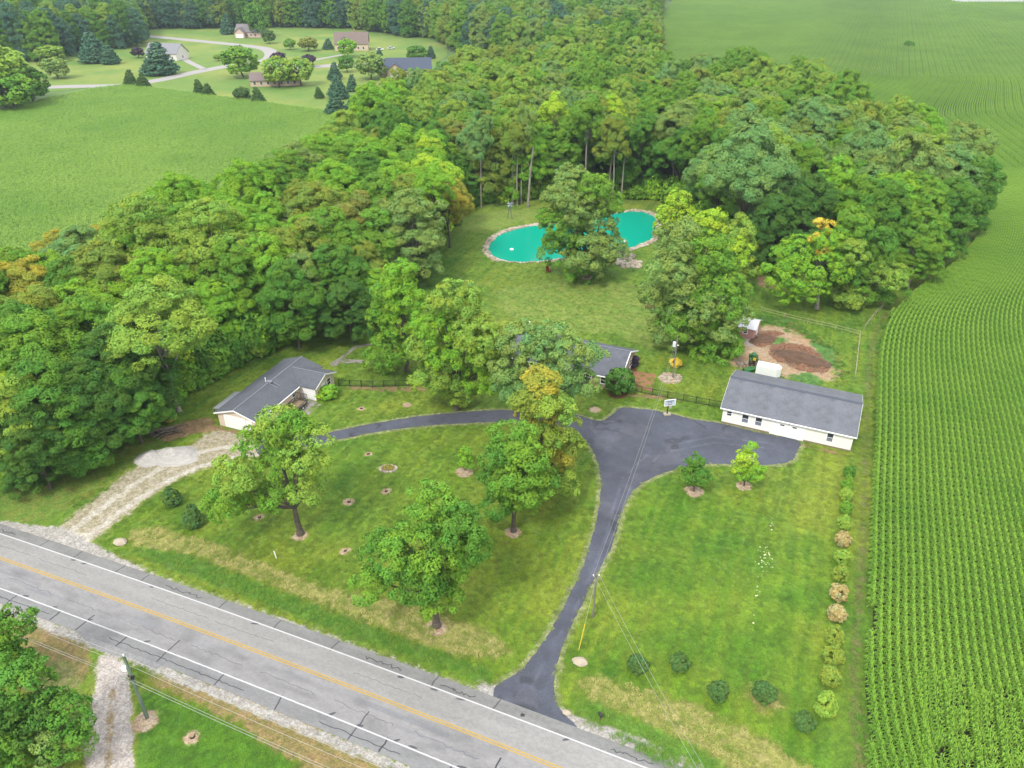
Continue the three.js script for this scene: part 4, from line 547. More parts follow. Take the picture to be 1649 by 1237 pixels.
lawnTree('dense green maple right of the orange tinged maple', [71.07, -142.16], [[-4.56, 17.07, 0, 3.11], [-0.21, 13.94, 0, 3.39], [-5.37, 12.67, 0, 3.16], [-0.96, 9.44, 0, 4.18], [-4.83, 7.46, 0, 3.46], [3.21, 7.46, 0, 3.46], [-0.33, 4.12, 0, 4], [5.3, 4.12, 0, 2.75], [-3.78, 2.76, 0, 2.76], [-5.81, 3.44, 0, 2.51]], ['mid', 'deep', 'moss'], 840, { height: 15, fork: 0.25, leaf: 0.25, clump: [0.5, 1.2] });
lawnTree('small dark green tree with mulch ring at the court edge', [24.9, -82.62], [[-0.13, 4.54, 0, 1.08], [-0.63, 3.08, 0, 1.34], [0.74, 2.87, 0, 1.26], [0.18, 2.03, 0, 1.52]], ['deep'], 860, { trunkR: 0.1, height: 4, leaf: 0.17, clump: [0.28, 0.55], name: 'young_tree' });
lawnTree('small bright green tree with mulch ring before the barn', [32.12, -83.84], [[0.06, 6.11, 0, 0.83], [-0.22, 4.67, 0, 1.34], [0.69, 3.2, 0, 1.35], [-0.6, 2.78, 0, 1.36], [0.21, 1.93, 0, 1.45]], ['fresh', 'lime'], 870, { trunkR: 0.1, height: 5, leaf: 0.17, clump: [0.28, 0.55], name: 'young_tree' });
lawnTree('small green sapling on the front lawn', [-6.68, -87.39], [[0.18, 2.93, 0, 0.7], [-0.03, 1.86, 0, 0.96], [0.3, 1.21, 0, 0.88]], ['fresh'], 880, { trunkR: 0.06, height: 2.4, leaf: 0.2, clump: [0.25, 0.45], name: 'sapling' });
lawnTree('bright green tree in the lower left corner by the gravel lane', [-46.23, -43.05], [[3.35, 9.24, 0, 2.15], [3.88, 6.73, 0, 2.19], [1.11, 5, 0, 2.77], [3.32, 3.22, 0, 2.24], [1.04, 1.4, 0, 2.84], [1.73, 8.42, 0, 1.84]], ['deep', 'dark'], 890, { trunkR: 0.2, height: 6, leaf: 0.24, clump: [0.4, 0.85] });
lawnTree('grey-green leafy tree beside the lower left gravel lane', [-41.54, -42.32], [[2.35, 6.89, 0, 1.73], [0.47, 4.29, 0, 1.99], [2.57, 4.29, 0, 1.54], [0.9, 2.04, 0, 1.91]], ['deep', 'grey'], 900, { trunkR: 0.18, height: 5, leaf: 0.22, clump: [0.4, 0.8] });
lawnTree('dark green tree cut by the left frame edge below the road', [-52.9, -51.54], [[4.33, 8.17, 0, 1.56], [1.92, 6.43, 0, 2.06], [3.45, 4.65, 0, 1.97], [1.43, 1.43, 0, 1.88], [3.19, 2.36, 0, 1]], ['deep', 'mid'], 910, { trunkR: 0.2, height: 7, leaf: 0.24, clump: [0.4, 0.85] });

// shrubs
function shrubShape(seed, kind) {
  if (kind === 'cone') return foliage(seed, [[0, 0.32, 0, 0.46, 0.34, 0.46], [0, 0.62, 0, 0.34, 0.3, 0.34], [0, 0.88, 0, 0.18, 0.2, 0.18]], { leaf: 0.1, clump: [0.1, 0.18], cover: 2.0, under: -0.95, up: 0.6, ragged: 0.12 });
  return foliage(seed, [[0, 0.45, 0, 0.48, 0.46, 0.48], [0.15, 0.55, 0.1, 0.3, 0.3, 0.3], [-0.15, 0.5, -0.1, 0.32, 0.32, 0.32]], { leaf: 0.1, clump: [0.1, 0.18], cover: 2.0, under: -0.95, ragged: 0.16 });
}
const shrubCones = [920, 921, 922].map((s) => shrubShape(s, 'cone')), shrubRounds = [930, 931, 932].map((s) => shrubShape(s, 'round'));
const stemShape = new THREE.CylinderGeometry(0.03, 0.05, 0.4, 6).translate(0, 0.2, 0);
function shrub(label, group, [x, z], shape, mat, w, h, turn = 0, name = 'shrub') {
  const o = thing(name, label, 'shrub', [x, z], turn, group); o.scale.set(w, h, w); part(o, 'stem', stemShape, darkBark); part(o, 'crown', shape, mat); return o;
}
const hedgeSpots = [[[47.31, -85.8], 'deep'], [[46.1, -83.3], 'mid'], [[44.93, -80.62], 'moss'], [[43.89, -78.06], 'mid'], [[42.63, -75.14], 'moss'], [[41.27, -71.9], 'straw'], [[39.94, -68.95], 'moss'], [[38.76, -66.15], 'olive'], [[37.39, -63.01], 'straw'], [[36.17, -60.06], 'straw'], [[34.73, -56.85], 'olive'], [[33.56, -54.16], 'olive'], [[32.42, -51.69], 'olive'], [[30.69, -48.22], 'moss']];
{
  const ord = ['first', 'second', 'third', 'fourth', 'fifth', 'sixth', 'seventh', 'eighth', 'ninth', 'tenth', 'eleventh', 'twelfth', 'thirteenth', 'last'];
  hedgeSpots.forEach(([p, t], i) => shrub(`${toneWord[t]} shrub, ${ord[i]} from the barn in the row beside the corn`, 'row of shrubs beside the corn', p, i % 3 === 1 ? shrubCones[i % 2] : shrubRounds[i % 3], greens[t], 1.5 + i * 0.045, 1.85 + 0.15 * (i % 3) + (i === 13 ? 0.6 : 0), i * 1.7));
  const small = [[[12.95, -53.21], 'juniper', 'round dark evergreen under the power lines on the side lawn', 1.95], [[17.37, -53.37], 'juniper', 'round dark evergreen second from the driveway on the side lawn', 1.9], [[20.52, -49.92], 'juniper', 'round dark evergreen third from the driveway on the side lawn', 1.95], [[25.08, -49.77], 'juniper', 'round dark evergreen inside a ring of dry grass', 2.15], [[28.09, -46.45], 'juniper', 'round dark evergreen nearest the corn field', 1.85]];
  small.forEach(([p, t, label, w], i) => shrub(label, 'round evergreens on the side lawn', p, shrubRounds[(i + 1) % 3], greens[t], w, w * 1.0, i * 2.1));
  shrub('small dark spruce beside the gravel track, farther from the road', 'young spruces by the gravel track', [-45.3, -79.84], shrubCones[0], greens.juniper, 2.3, 2.6); shrub('small dark spruce beside the gravel track, nearer the road', 'young spruces by the gravel track', [-41.08, -75.73], shrubCones[1], greens.juniper, 2.6, 2.9, 2);
  shrub('big dark round bush at the right end of the house', null, [17.94, -108.7], shrubRounds[0], greens.dark, 4.6, 4.4, 1); shrub('dark red bush behind the house gable', null, [21.2, -117.56], shrubRounds[1], greens.plum, 2.2, 2.2, 2); shrub('golden yellow bush beneath the utility pole', null, [28.77, -117.56], shrubRounds[2], greens.orange, 2.0, 1.6, 0);
  shrub('bright leafy bush at the corner of the tan garage', null, [-30.12, -107.12], shrubRounds[1], greens.fresh, 3.0, 2.2, 3); shrub('small leafy bush beside the concrete pad', null, [-31.55, -107.12], shrubRounds[2], greens.lime, 2.2, 1.6, 1); shrub('yellow bush at the wood edge by the brush pile', null, [-53.49, -100.07], shrubRounds[0], greens.gold, 1.8, 1.6, 4);
}

// ---------------------------------------------------------------- crops and rough grass
function blades(list) {   // list of arched blades: [x, y, z, heading, length, rise, droop, width, shade]
  const p = [], c = [], ix = [];
  for (const [x, y, z, h, l, rise, droop, w, g] of list) {
    const cx = Math.cos(h), cz = Math.sin(h), i = p.length / 3;
    [[0, 0, 0.7], [0.38, rise, 1], [0.75, rise * 0.75 - droop * 0.25, 0.8]].forEach(([t, dy, k]) => { p.push(x + cx * l * t - cz * w * k / 2, y + dy, z + cz * l * t + cx * w * k / 2, x + cx * l * t + cz * w * k / 2, y + dy, z + cz * l * t - cx * w * k / 2); });
    p.push(x + cx * l, y + rise * 0.4 - droop, z + cz * l); for (let q = 0; q < 7; q++) c.push(g[0], g[1], g[2]);
    ix.push(i, i + 2, i + 1, i + 1, i + 2, i + 3, i + 2, i + 4, i + 3, i + 3, i + 4, i + 5, i + 4, i + 6, i + 5);
  }
  const g = new THREE.BufferGeometry(); g.setAttribute('position', new THREE.Float32BufferAttribute(p, 3)); g.setAttribute('color', new THREE.Float32BufferAttribute(c, 3)); g.setIndex(ix); g.computeVertexNormals(); return g;
}
function cornRow(seed, length, reach = 0.34, side = 0.08) {   // a length of row along z
  const r = rand(seed), l = [];
  for (let z = 0.1; z < length; z += 0.16 + 0.04 * r()) {
    const x = (r() - 0.5) * side * 2, top = 2.0 + 0.55 * r(), n = 7, vig = 0.9 + 0.2 * r();
    for (let k = 0; k < n; k++) { const y = top * (0.4 + 0.6 * k / n), g = (0.8 + 0.4 * r()) * vig, h = r() * 6.28; l.push([x, y, z, h, reach * (1.5 + 0.6 * r()) * (k > 4 ? 0.8 : 1), 0.16 + 0.12 * r(), 0.16 + 0.14 * r(), 0.1, [g * (0.92 + 0.2 * r()), g, g * 0.9]]); }
    if (r() < 0.85) { const g = 1.15 + 0.2 * r(); for (let k = 0; k < 2; k++) l.push([x, top, z, r() * 6.28, 0.14 + 0.1 * r(), 0.22, -0.05, 0.06, [g * 1.32, g * 1.12, g * 1.0]]); }
  }
  return blades(l);
}
const cropMat = new THREE.MeshPhysicalMaterial({ color: 0xffffff, roughness: 0.62, vertexColors: true, specularIntensity: 0.5 });
function crop(name, label, geo, list, colour) {
  const m = new THREE.InstancedMesh(geo, cropMat, list.length), M = new THREE.Matrix4(), Q = new THREE.Quaternion(), Y = new THREE.Vector3(0, 1, 0);
  list.forEach(([x, z, turn, sx, sy, sz, t], i) => { M.compose(new THREE.Vector3(x, -0.06, z), Q.setFromAxisAngle(Y, turn), new THREE.Vector3(sx, sy, sz)); m.setMatrixAt(i, M); m.setColorAt(i, colour(x, z, t)); });
  m.name = name; m.castShadow = m.receiveShadow = true; scene.add(m); return tag(m, label, 'crop', null, 'stuff');
}
const soilMap = grainMap(51, 0.4), fieldSoil = std(tone(84, 82, 52), 1, { map: soilMap });
tag(solo('field_soil', flat(nearField.map(([x, z], i) => (i < 17 ? [x + 0.5, z] : [x, z])), 0.004), fieldSoil), 'earth under the big corn field', null, null, 'structure');
const cornA = new THREE.Color(), cornTone = (x, z) => {
  const n = fbm(x * 0.018 + 30, z * 0.018 + 8), m = fbm(x * 0.12, z * 0.12 + 50), t = clamp(0.5 + (n - 0.48) * 1.2 + (m - 0.48) * 1.2);
  return cornA.setRGB(lerp(0.095, 0.14, t), lerp(0.215, 0.27, t), lerp(0.018, 0.028, t));
};
{
  // rows follow the bent edge of the wood; the bend dies away to the right
  const edge = nearField.slice(1, 16), edgeX = (z) => { for (let i = 0; i < edge.length - 1; i++) if (z <= edge[i][1] && z >= edge[i + 1][1]) return lerp(edge[i][0], edge[i + 1][0], (edge[i][1] - z) / (edge[i][1] - edge[i + 1][1])); return z > edge[0][1] ? edge[0][0] : edge[edge.length - 1][0]; };
  const straight = (z) => 35.5 - (z + 51.5) * 0.44, bend = (z) => { let s = 0; for (let k = -4; k <= 4; k++) s += edgeX(z + k * 2.5); return s / 9 - straight(z); };
  const bendTable = []; for (let z = 0; z > -420; z -= 1) bendTable.push(bend(Math.max(z, -320)));
  const near = [], mid = [], r = rand(88);
  const rowX = (c, z) => { const zi = clamp(-z, 0, 400), i = Math.min(418, zi | 0), w = Math.exp(-c / 55), b = lerp(bendTable[i], bendTable[i + 1], zi - i); return c + straight(z) + b * w * smooth(420, 320, -z); };
  for (let k = -430; k < 420; k++) {
    const c = 0.15 + k * 0.9, far = k < 0;
    for (let z = -26 - 2 * r(); z > -1000;) {
      const len = z > -240 ? 2 : z > -420 ? 4 : 8, x = rowX(Math.max(c, 0), z) + Math.min(c, 0), x2 = rowX(Math.max(c, 0), z - len) + Math.min(c, 0), cx = (x + x2) / 2, cz = z - len / 2;
      const ends = cz > roadZ(cx) - 26 + 1.5 * noise(cx * 0.7, 3) && c > 5;   // headland rows run along the road
      if (Math.abs(cx) < -cz * 0.74 + 30 && cx < 700 && !ends && inside(cx, cz, nearField) && cz < roadZ(cx) - 9) {
        const item = [x, z, Math.atan2(-(x2 - x), len) * 1 + Math.PI, 1, (len > 2 && k % 4 === 0 ? 0.74 : 0.95) + 0.1 * r(), Math.hypot(x2 - x, len) / len];
        (len === 2 ? near : mid).push([...item.slice(0, 5), item[5] * (len === 2 ? 1 : len / 4)]);
      }
      z -= len;
    }
  }
  const head = []; for (let k = 0; k < 38; k++) for (let x = 30; x < 110; x += 2) { const off = 9.5 + k * 0.72, px = x + 0.38 * off, pz = roadZ(x) - 0.925 * off; if (pz > roadZ(px) - 26 && inside(px, pz, nearField) && toLine(px, pz, edge) > 4) head.push([px, pz + r() * 0.3, Math.PI / 2 + 0.41 * 0 - Math.atan(0.43) + (r() - 0.5) * 0.9, 1.1, 0.9 + 0.2 * r(), 1]); }
  const parts2 = cornRow(881, 2, 0.33, 0.07), parts4 = cornRow(882, 4, 0.25);
  crop('corn_rows', 'tall green corn standing in curved rows right of the barn', parts2, near, cornTone); crop('far_corn_rows', 'far corn rows running to the horizon beyond the wood', parts4, mid, cornTone); crop('corn_headland', 'corn end rows beside the road in the lower right corner', cornRow(883, 2.1, 0.27, 0.25), head, cornTone);
  console.log('corn', near.length, mid.length, head.length);
}
{
  tag(solo('field_soil', flat(farField, 0.008), fieldSoil), 'earth under the upper left field', null, null, 'structure');
  const r = rand(90), list = [], xs = farField.map((p) => p[0]), zs = farField.map((p) => p[1]);
  for (let x = Math.min(...xs); x < Math.max(...xs); x += 0.9) for (let z = Math.max(...zs); z > Math.min(...zs); z -= 0.9) { const px = x + (r() - 0.5) * 0.8, pz = z + (r() - 0.5) * 0.8; if (px < pz * 0.78 || !inside(px, pz, farField)) continue; list.push([px, pz, r() * 6.28, 1.25, 0.66 + 0.2 * r(), 1]); }
  const c = new THREE.Color(); crop('field_crop', 'low green crop filling the field at upper left', cornRow(884, 0.9, 0.36, 0.3), list, (x, z) => { const t = clamp(0.5 + (fbm(x * 0.03 + 9, z * 0.03) - 0.48) * 2.2 + (fbm(x * 0.2, z * 0.2) - 0.48)); return c.setRGB(lerp(0.12, 0.165, t), lerp(0.25, 0.295, t), lerp(0.032, 0.044, t)); });
  console.log('field', list.length);
}
function tufts(name, label, areas, density, height, colours, seed, geo) {
  const r = rand(seed), list = [];
  for (const a of areas) { const xs = a.map((p) => p[0]), zs = a.map((p) => p[1]), x0 = Math.min(...xs), x1 = Math.max(...xs), z0 = Math.min(...zs), z1 = Math.max(...zs), n = (x1 - x0) * (z1 - z0) * density; for (let k = 0; k < n; k++) { const x = lerp(x0, x1, r()), z = lerp(z0, z1, r()), e = toLine(x, z, a, true); if (!inside(x, z, a) || r() > e / 1.5 + 0.15 || noise(x * 0.5 + seed, z * 0.5) < 0.3) continue; list.push([x, z]); } }
  const m = new THREE.InstancedMesh(geo, cropMat, list.length), M = new THREE.Matrix4(), Q = new THREE.Quaternion(), Y = new THREE.Vector3(0, 1, 0);
  list.forEach(([x, z], i) => { const s = height * (0.6 + 0.8 * r()); M.compose(new THREE.Vector3(x, 0, z), Q.setFromAxisAngle(Y, r() * 6.28), new THREE.Vector3(1, s, 1)); m.setMatrixAt(i, M); m.setColorAt(i, colours[(r() * colours.length) | 0]); });
  m.name = name; m.castShadow = m.receiveShadow = true; scene.add(m); console.log(name, list.length); return tag(m, label, 'grass', null, 'stuff');
}
const tuftShape = ((r) => blades(Array.from({ length: 22 }, () => { const g = 0.8 + 0.45 * r(); return [(r() - 0.5) * 0.5, 0, (r() - 0.5) * 0.5, r() * 6.28, 0.2 + 0.25 * r(), 0.6 + 0.4 * r(), -0.3 + 0.3 * r(), 0.03, [g, g, g]]; })))(rand(95));
tufts('dry_grass', 'tall dry grass in the ditch beside the road', [[[-49.5, -75.14], [-46.1, -75.61], [-38.63, -72.58], [-30.57, -68.95], [-22.14, -64.85], [-16.06, -63.2], [-8.72, -61.05], [-3.73, -58.64], [-0.17, -56.26], [-0.62, -54.47], [-4.22, -54.47], [-12.52, -57.95], [-21.53, -61.98], [-31.46, -66.86], [-40.23, -70.57], [-47.32, -71.9]], [[6.45, -52.67], [11.14, -51.69], [17.04, -49.34], [22.47, -46.45], [26.75, -43.05], [29.89, -39.24], [22.22, -39.24], [17.3, -44.62], [11.85, -47.6], [6.89, -50.06]]], 3.5, 0.24, [tone(204, 196, 118, 1.6), tone(176, 180, 92, 1.6), tone(140, 164, 66, 1.7), tone(150, 170, 70, 1.7)], 96, tuftShape);
tufts('verge_grass', 'lush green verge grass along the road edge', [[[-50.97, -70.57], [-47.13, -71.45], [-40.03, -70.02], [-31.25, -66.15], [-21.39, -61.33], [-12.44, -57.27], [-4.19, -53.84], [-1.57, -52.67], [-2.19, -51.54], [-12.18, -55.28], [-23.98, -60.42], [-36.3, -65.84], [-47.04, -70.35]], [[5.12, -51.91], [6.86, -49.7], [11.81, -47.25], [17.24, -44.3], [21.02, -40.95], [15.43, -40.95], [6.95, -46.92]], [[33.6, -48.64], [35.6, -49.34], [33.91, -42.32], [31.38, -40.95]]], 8, 0.3, [tone(118, 170, 52, 1.8), tone(104, 158, 50, 1.8), tone(136, 172, 62, 1.8)], 97, tuftShape);
tufts('rough_grass', 'rough weeds between the lawn and the left wood', [[[-71.87, -85.52], [-68.99, -89.92], [-63.88, -94.31], [-58.44, -97.98], [-54.41, -96.29], [-56.33, -93.03], [-61.41, -89.16], [-65.16, -82.75], [-69.5, -81.41]], [[43.33, -69.48], [50.92, -86.95], [59.27, -107.12], [67.03, -124.58], [73.7, -136.36], [82.62, -146.77], [95.95, -161.01], [100.44, -165.88], [85.08, -149.32], [76.52, -139.21], [68.18, -124.58], [60.09, -107.12], [51.45, -86.95], [43.71, -69.48]], [[48.92, -138.64], [55.56, -137.21], [57.17, -132.79], [59.59, -124.58], [59.15, -115.36], [56.27, -111.13], [56.23, -115.36], [57.3, -124.58], [53.4, -132.25], [48.61, -134.42]]], 5, 0.45, [tone(110, 160, 60, 1.7), tone(90, 140, 50, 1.7), tone(150, 160, 80, 1.7)], 98, tuftShape);

{
  // short turf standing over the lawn, in the turf's own colours
  const r = rand(99), list = [], d = groundMap.image.data, skip = [driveOutline, gravelOutline, pondOutline, nearField, leftWood, midWood], col = new THREE.Color();
  for (let k = 0; k < 150000 && list.length < 42000; k++) {
    const z = -40 - 150 * r() ** 1.35, x = lerp(-0.72, 0.6, r()) * -z + (r() - 0.5) * 6; if (x < MX0 + 1 || x > MX1 - 1 || z > roadZ(x) - 5.2 && z < roadZ(x) + 6) continue;
    const o = (Math.floor((z - MZ0) / (MZ1 - MZ0) * MN) * MN + Math.floor((x - MX0) / (MX1 - MX0) * MN)) * 4; if (d[o + 1] < d[o] * 1.06 || skip.some((p) => inside(x, z, p))) continue;
    const g = 1.0 + 0.32 * r(); list.push([x, z, lin(d[o]) * g, lin(d[o + 1]) * g, lin(d[o + 2]) * g]);
  }
  const m = new THREE.InstancedMesh(tuftShape, cropMat, list.length), M = new THREE.Matrix4(), Q = new THREE.Quaternion(), Y = new THREE.Vector3(0, 1, 0);
  list.forEach(([x, z, a, b, c], i) => { M.compose(new THREE.Vector3(x, 0, z), Q.setFromAxisAngle(Y, r() * 6.28), new THREE.Vector3(0.9, 0.05 + 0.08 * r(), 0.9)); m.setMatrixAt(i, M); m.setColorAt(i, col.setRGB(a, b, c)); });
  m.name = 'lawn_grass'; m.castShadow = m.receiveShadow = true; scene.add(m); tag(m, 'short grass blades all over the mown lawns', 'grass', null, 'stuff'); console.log('turf', list.length);
}
// ---------------------------------------------------------------- things on the lot
const iron = std(new THREE.Color().setRGB(0.02, 0.02, 0.022), 0.5), steel = std(tone(170, 172, 178), 0.45, { metalness: 0.6 }), rubber = std(new THREE.Color().setRGB(0.02, 0.02, 0.02), 0.9), plankM = std(tone(212, 184, 148), 0.9, { map: grainMap(101, 0.35) }), woodBrown = std(tone(168, 122, 84), 0.9, { map: grainMap(102, 0.4) }), greenPaint = std(tone(46, 130, 56), 0.45), yellowPaint = std(tone(244, 214, 40), 0.5), redPaint = std(tone(176, 70, 48), 0.7), wireM = std(tone(206, 206, 200), 0.6);
function wheel(parent, x, y, z, r, w, rimMat, axis = 'x') {
  const o = new THREE.Group(); o.name = 'wheel'; o.position.set(x, y, z); parent.add(o);
  const t = new THREE.TorusGeometry(r - w * 0.45, w * 0.5, 8, 18), d = new THREE.CylinderGeometry(r * 0.62, r * 0.62, w * 0.6, 14).rotateX(Math.PI / 2); if (axis === 'x') { t.rotateY(Math.PI / 2); d.rotateY(Math.PI / 2); }
  part(o, 'tyre', t, rubber); part(o, 'rim', d, rimMat); return o;
}
// utility poles and wires
const poleWood = std(tone(160, 182, 160, 1.5), 0.95, { map: barkMap }), paleWood = std(tone(208, 200, 184), 0.95, { map: barkMap });
function pole(label, [x, z], h, mat, lean = 0) {
  const o = thing('utility_pole', label, 'utility pole', [x, z], 0, 'utility poles'); part(o, 'shaft', bar([0, 0, 0], [lean, h, 0], h > 8.5 ? 0.19 : 0.13, h > 8.5 ? 0.13 : 0.09, 10), mat); return o;
}
const pA = [-35.6, -47.53], pB = [9.07, -60.24], pC = [27.58, -113.42];
{
  const a = pole('grey-green utility pole beside the lower left gravel lane', pA, 8.9, poleWood);
  part(a, 'crossarm', box(0.1, 0.12, 1.5, 0, 6.3, 0, 0.3), std(tone(110, 96, 80), 0.9)); part(a, 'insulator', bar([0, 8.9, 0], [0, 9.1, 0], 0.07, 0.05, 8), trimWhite); part(a, 'bracket', merge([box(0.34, 0.3, 0.3, 0.12, 5.9, 0.1), box(0.2, 0.16, 0.2, -0.14, 6.1, 0)]), iron); part(a, 'junction_box', box(0.45, 0.5, 0.3, -0.36, 6.9, 0), trimWhite);
  const b = pole('slim weathered utility pole beside the driveway', pB, 6.6, paleWood); part(b, 'crossarm', box(0.8, 0.1, 0.1, 0, 6.2, 0), paleWood); part(b, 'insulator', merge([bar([-0.3, 6.3, 0], [-0.3, 6.5, 0], 0.06), bar([0.3, 6.3, 0], [0.3, 6.5, 0], 0.06)]), trimWhite);
  const c = pole('pale utility pole with white transformer behind the house', pC, 8.3, paleWood); part(c, 'transformer', merge([new THREE.CylinderGeometry(0.28, 0.28, 0.8, 12).translate(-0.42, 6.6, 0.1), new THREE.CylinderGeometry(0.1, 0.16, 0.14, 10).translate(-0.42, 7.07, 0.1)]), std(tone(236, 238, 242, 1.4), 0.5)); part(c, 'insulator', bar([0.12, 6.4, 0.1], [0.3, 6.4, 0.1], 0.1), trimWhite);
  const line = (p, q, hp, hq, sag, n, label, group, r = 0.017) => { const pts = Array.from({ length: n + 1 }, (_, k) => { const t = k / n; return new THREE.Vector3(lerp(p[0], q[0], t), lerp(hp, hq, t) - 4 * sag * t * (1 - t), lerp(p[1], q[1], t)); }); return solo('power_line', new THREE.TubeGeometry(new THREE.CatmullRomCurve3(pts), n * 2, r, 5), wireM, label, 'wire', group); };
  const d = [0.925, 0.385], east = (o) => [pA[0] + d[0] * 55 - 0.38 * o, pA[1] + d[1] * 55 + 0.92 * o], west = (o) => [pA[0] - d[0] * 55 - 0.38 * o, pA[1] - d[1] * 55 + 0.92 * o], here = (o) => [pA[0] - 0.38 * o, pA[1] + 0.92 * o];
  [[8.95, 0, 'topmost'], [6.45, -0.65, 'upper'], [6.45, 0.65, 'lower'], [5.6, 0, 'bottom']].forEach(([h, o, w]) => { line(here(o), east(o), h, h, 0.7, 12, `${w} of the wires running from the gravel lane pole along the road`, 'road wires'); line(here(o), west(o), h, h, 0.7, 12, `${w} of the wires running from the gravel lane pole to the left frame edge`, 'road wires'); });
  [-0.3, 0.3].forEach((o, i) => { const w = i ? 'right' : 'left'; line([pB[0] + o, pB[1]], [pC[0] + o * 0.4, pC[1]], 6.5, 7.6, 1.2, 16, `${w} of two service wires over the driveway court`, 'service wires', 0.011); line([pB[0] + o, pB[1]], [19.5 + o, -24], 6.5, 8.5, 0.9, 12, `${w} of two service wires over the side lawn to the road`, 'service wires', 0.012); });
  const foot = [7.13, -55.69]; const guy = thing('guy_wire', 'guy wire with yellow guard beside the driveway', 'guy wire'); part(guy, 'cable', bar([pB[0], 6.0, pB[1]], [foot[0], 0, foot[1]], 0.015), wireM); const gx = lerp(foot[0], pB[0], 0.36), gz = lerp(foot[1], pB[1], 0.36); part(guy, 'guard', bar([foot[0], 0.02, foot[1]], [gx, 2.16, gz], 0.05, 0.05, 8), yellowPaint);
}
// black metal fences and the wire fence round the garden
function fence(name, label, line, h, gap, mat, railYs, picket, group) {
  const o = thing(name, label, 'fence', [0, 0], 0, group);
  for (let i = 0; i < line.length - 1; i++) {
    const [ax, az] = line[i], [bx, bz] = line[i + 1], l = Math.hypot(bx - ax, bz - az), n = Math.max(1, Math.round(l / gap)), turn = -Math.atan2(bz - az, bx - ax);
    for (let k = i ? 1 : 0; k <= n; k++) part(o, 'post', box(0.09, h + 0.1, 0.09, lerp(ax, bx, k / n), 0, lerp(az, bz, k / n), turn), mat);
    for (const y of railYs) part(o, 'rail', box(l, 0.05, 0.05, (ax + bx) / 2, y, (az + bz) / 2, turn), mat);
    if (picket) { const list = []; for (let s = 0.13; s < l; s += picket) list.push(box(0.025, h - 0.1, 0.025, lerp(ax, bx, s / l), 0.06, lerp(az, bz, s / l), turn)); const m = part(o, 'pickets', merge(list), mat); m.userData.kind = 'stuff'; }
  }
  return o;
}
fence('metal_fence', 'black metal fence between the patio and the barn', [[19.88, -109.3], [23.16, -107.71], [27.95, -105.96], [33.71, -103.69]], 1.3, 2.2, iron, [0.2, 1.2], 0.13);
fence('metal_fence', 'black metal fence between the tan garage and the lawn trees', [[-29.18, -110.71], [-23.46, -110.31], [-17.76, -110.71], [-13.12, -111.54]], 1.3, 2.2, iron, [0.2, 1.2], 0.13);
const fenceGrey = std(tone(206, 196, 160), 0.9);
fence('wire_fence', 'low wire fence with pale posts around the garden plot', [[50.12, -139.8], [53.87, -136.92], [57.71, -134.42], [62.19, -131.72], [65.82, -129.1], [62.21, -120.99], [58.76, -113.21]], 1.15, 3.2, fenceGrey, [0.55, 1.08], 0);
fence('wire_fence', 'short wire fence running towards the right wood', [[68.02, -132.25], [72.67, -138.35], [77.16, -143.67]], 1.1, 3, fenceGrey, [0.55, 1.05], 0);

// utility trailer on the concrete pad
{
  const f = [-35.13, -102.59], t = thing('utility_trailer', 'flatbed utility trailer with dark ramp gate on the concrete pad', 'trailer', f, -0.359);
  for (let k = 0; k < 9; k++) part(t, 'plank', box(0.2, 0.05, 4.2, -0.92 + k * 0.23, 0.55, -0.6), plankM);
  part(t, 'frame', merge([box(0.1, 0.16, 4.4, -1.1, 0.42, -0.6), box(0.1, 0.16, 4.4, 1.1, 0.42, -0.6), box(2.1, 0.12, 0.1, 0, 0.42, 1.55), box(2.1, 0.12, 0.1, 0, 0.42, -2.75)]), iron);
  for (const x of [-1.1, 1.1]) part(t, 'side_rail', merge([box(0.06, 0.06, 4.3, x, 0.95, -0.6), box(0.05, 0.36, 0.05, x, 0.58, 1.4), box(0.05, 0.36, 0.05, x, 0.58, -0.6), box(0.05, 0.36, 0.05, x, 0.58, -2.6)]), iron);
  const bars = [box(2.2, 0.08, 0.07, 0, 0.6, -2.95), box(2.2, 0.08, 0.07, 0, 1.85, -2.95)]; for (let k = 0; k < 8; k++) bars.push(box(0.07, 1.2, 0.06, -1.05 + k * 0.3, 0.67, -2.95)); part(t, 'ramp_gate', merge(bars), std(tone(96, 76, 68), 0.7));
  for (const x of [-1.28, 1.28]) { wheel(t, x, 0.36, -1.2, 0.36, 0.22, trimWhite); part(t, 'fender', box(0.28, 0.06, 1.0, x, 0.78, -1.2), iron); }
  part(t, 'drawbar', merge([bar([-0.6, 0.48, 1.6], [0, 0.46, 2.9], 0.05), bar([0.6, 0.48, 1.6], [0, 0.46, 2.9], 0.05), bar([0, 0.02, 2.7], [0, 0.5, 2.7], 0.04)]), iron);
}
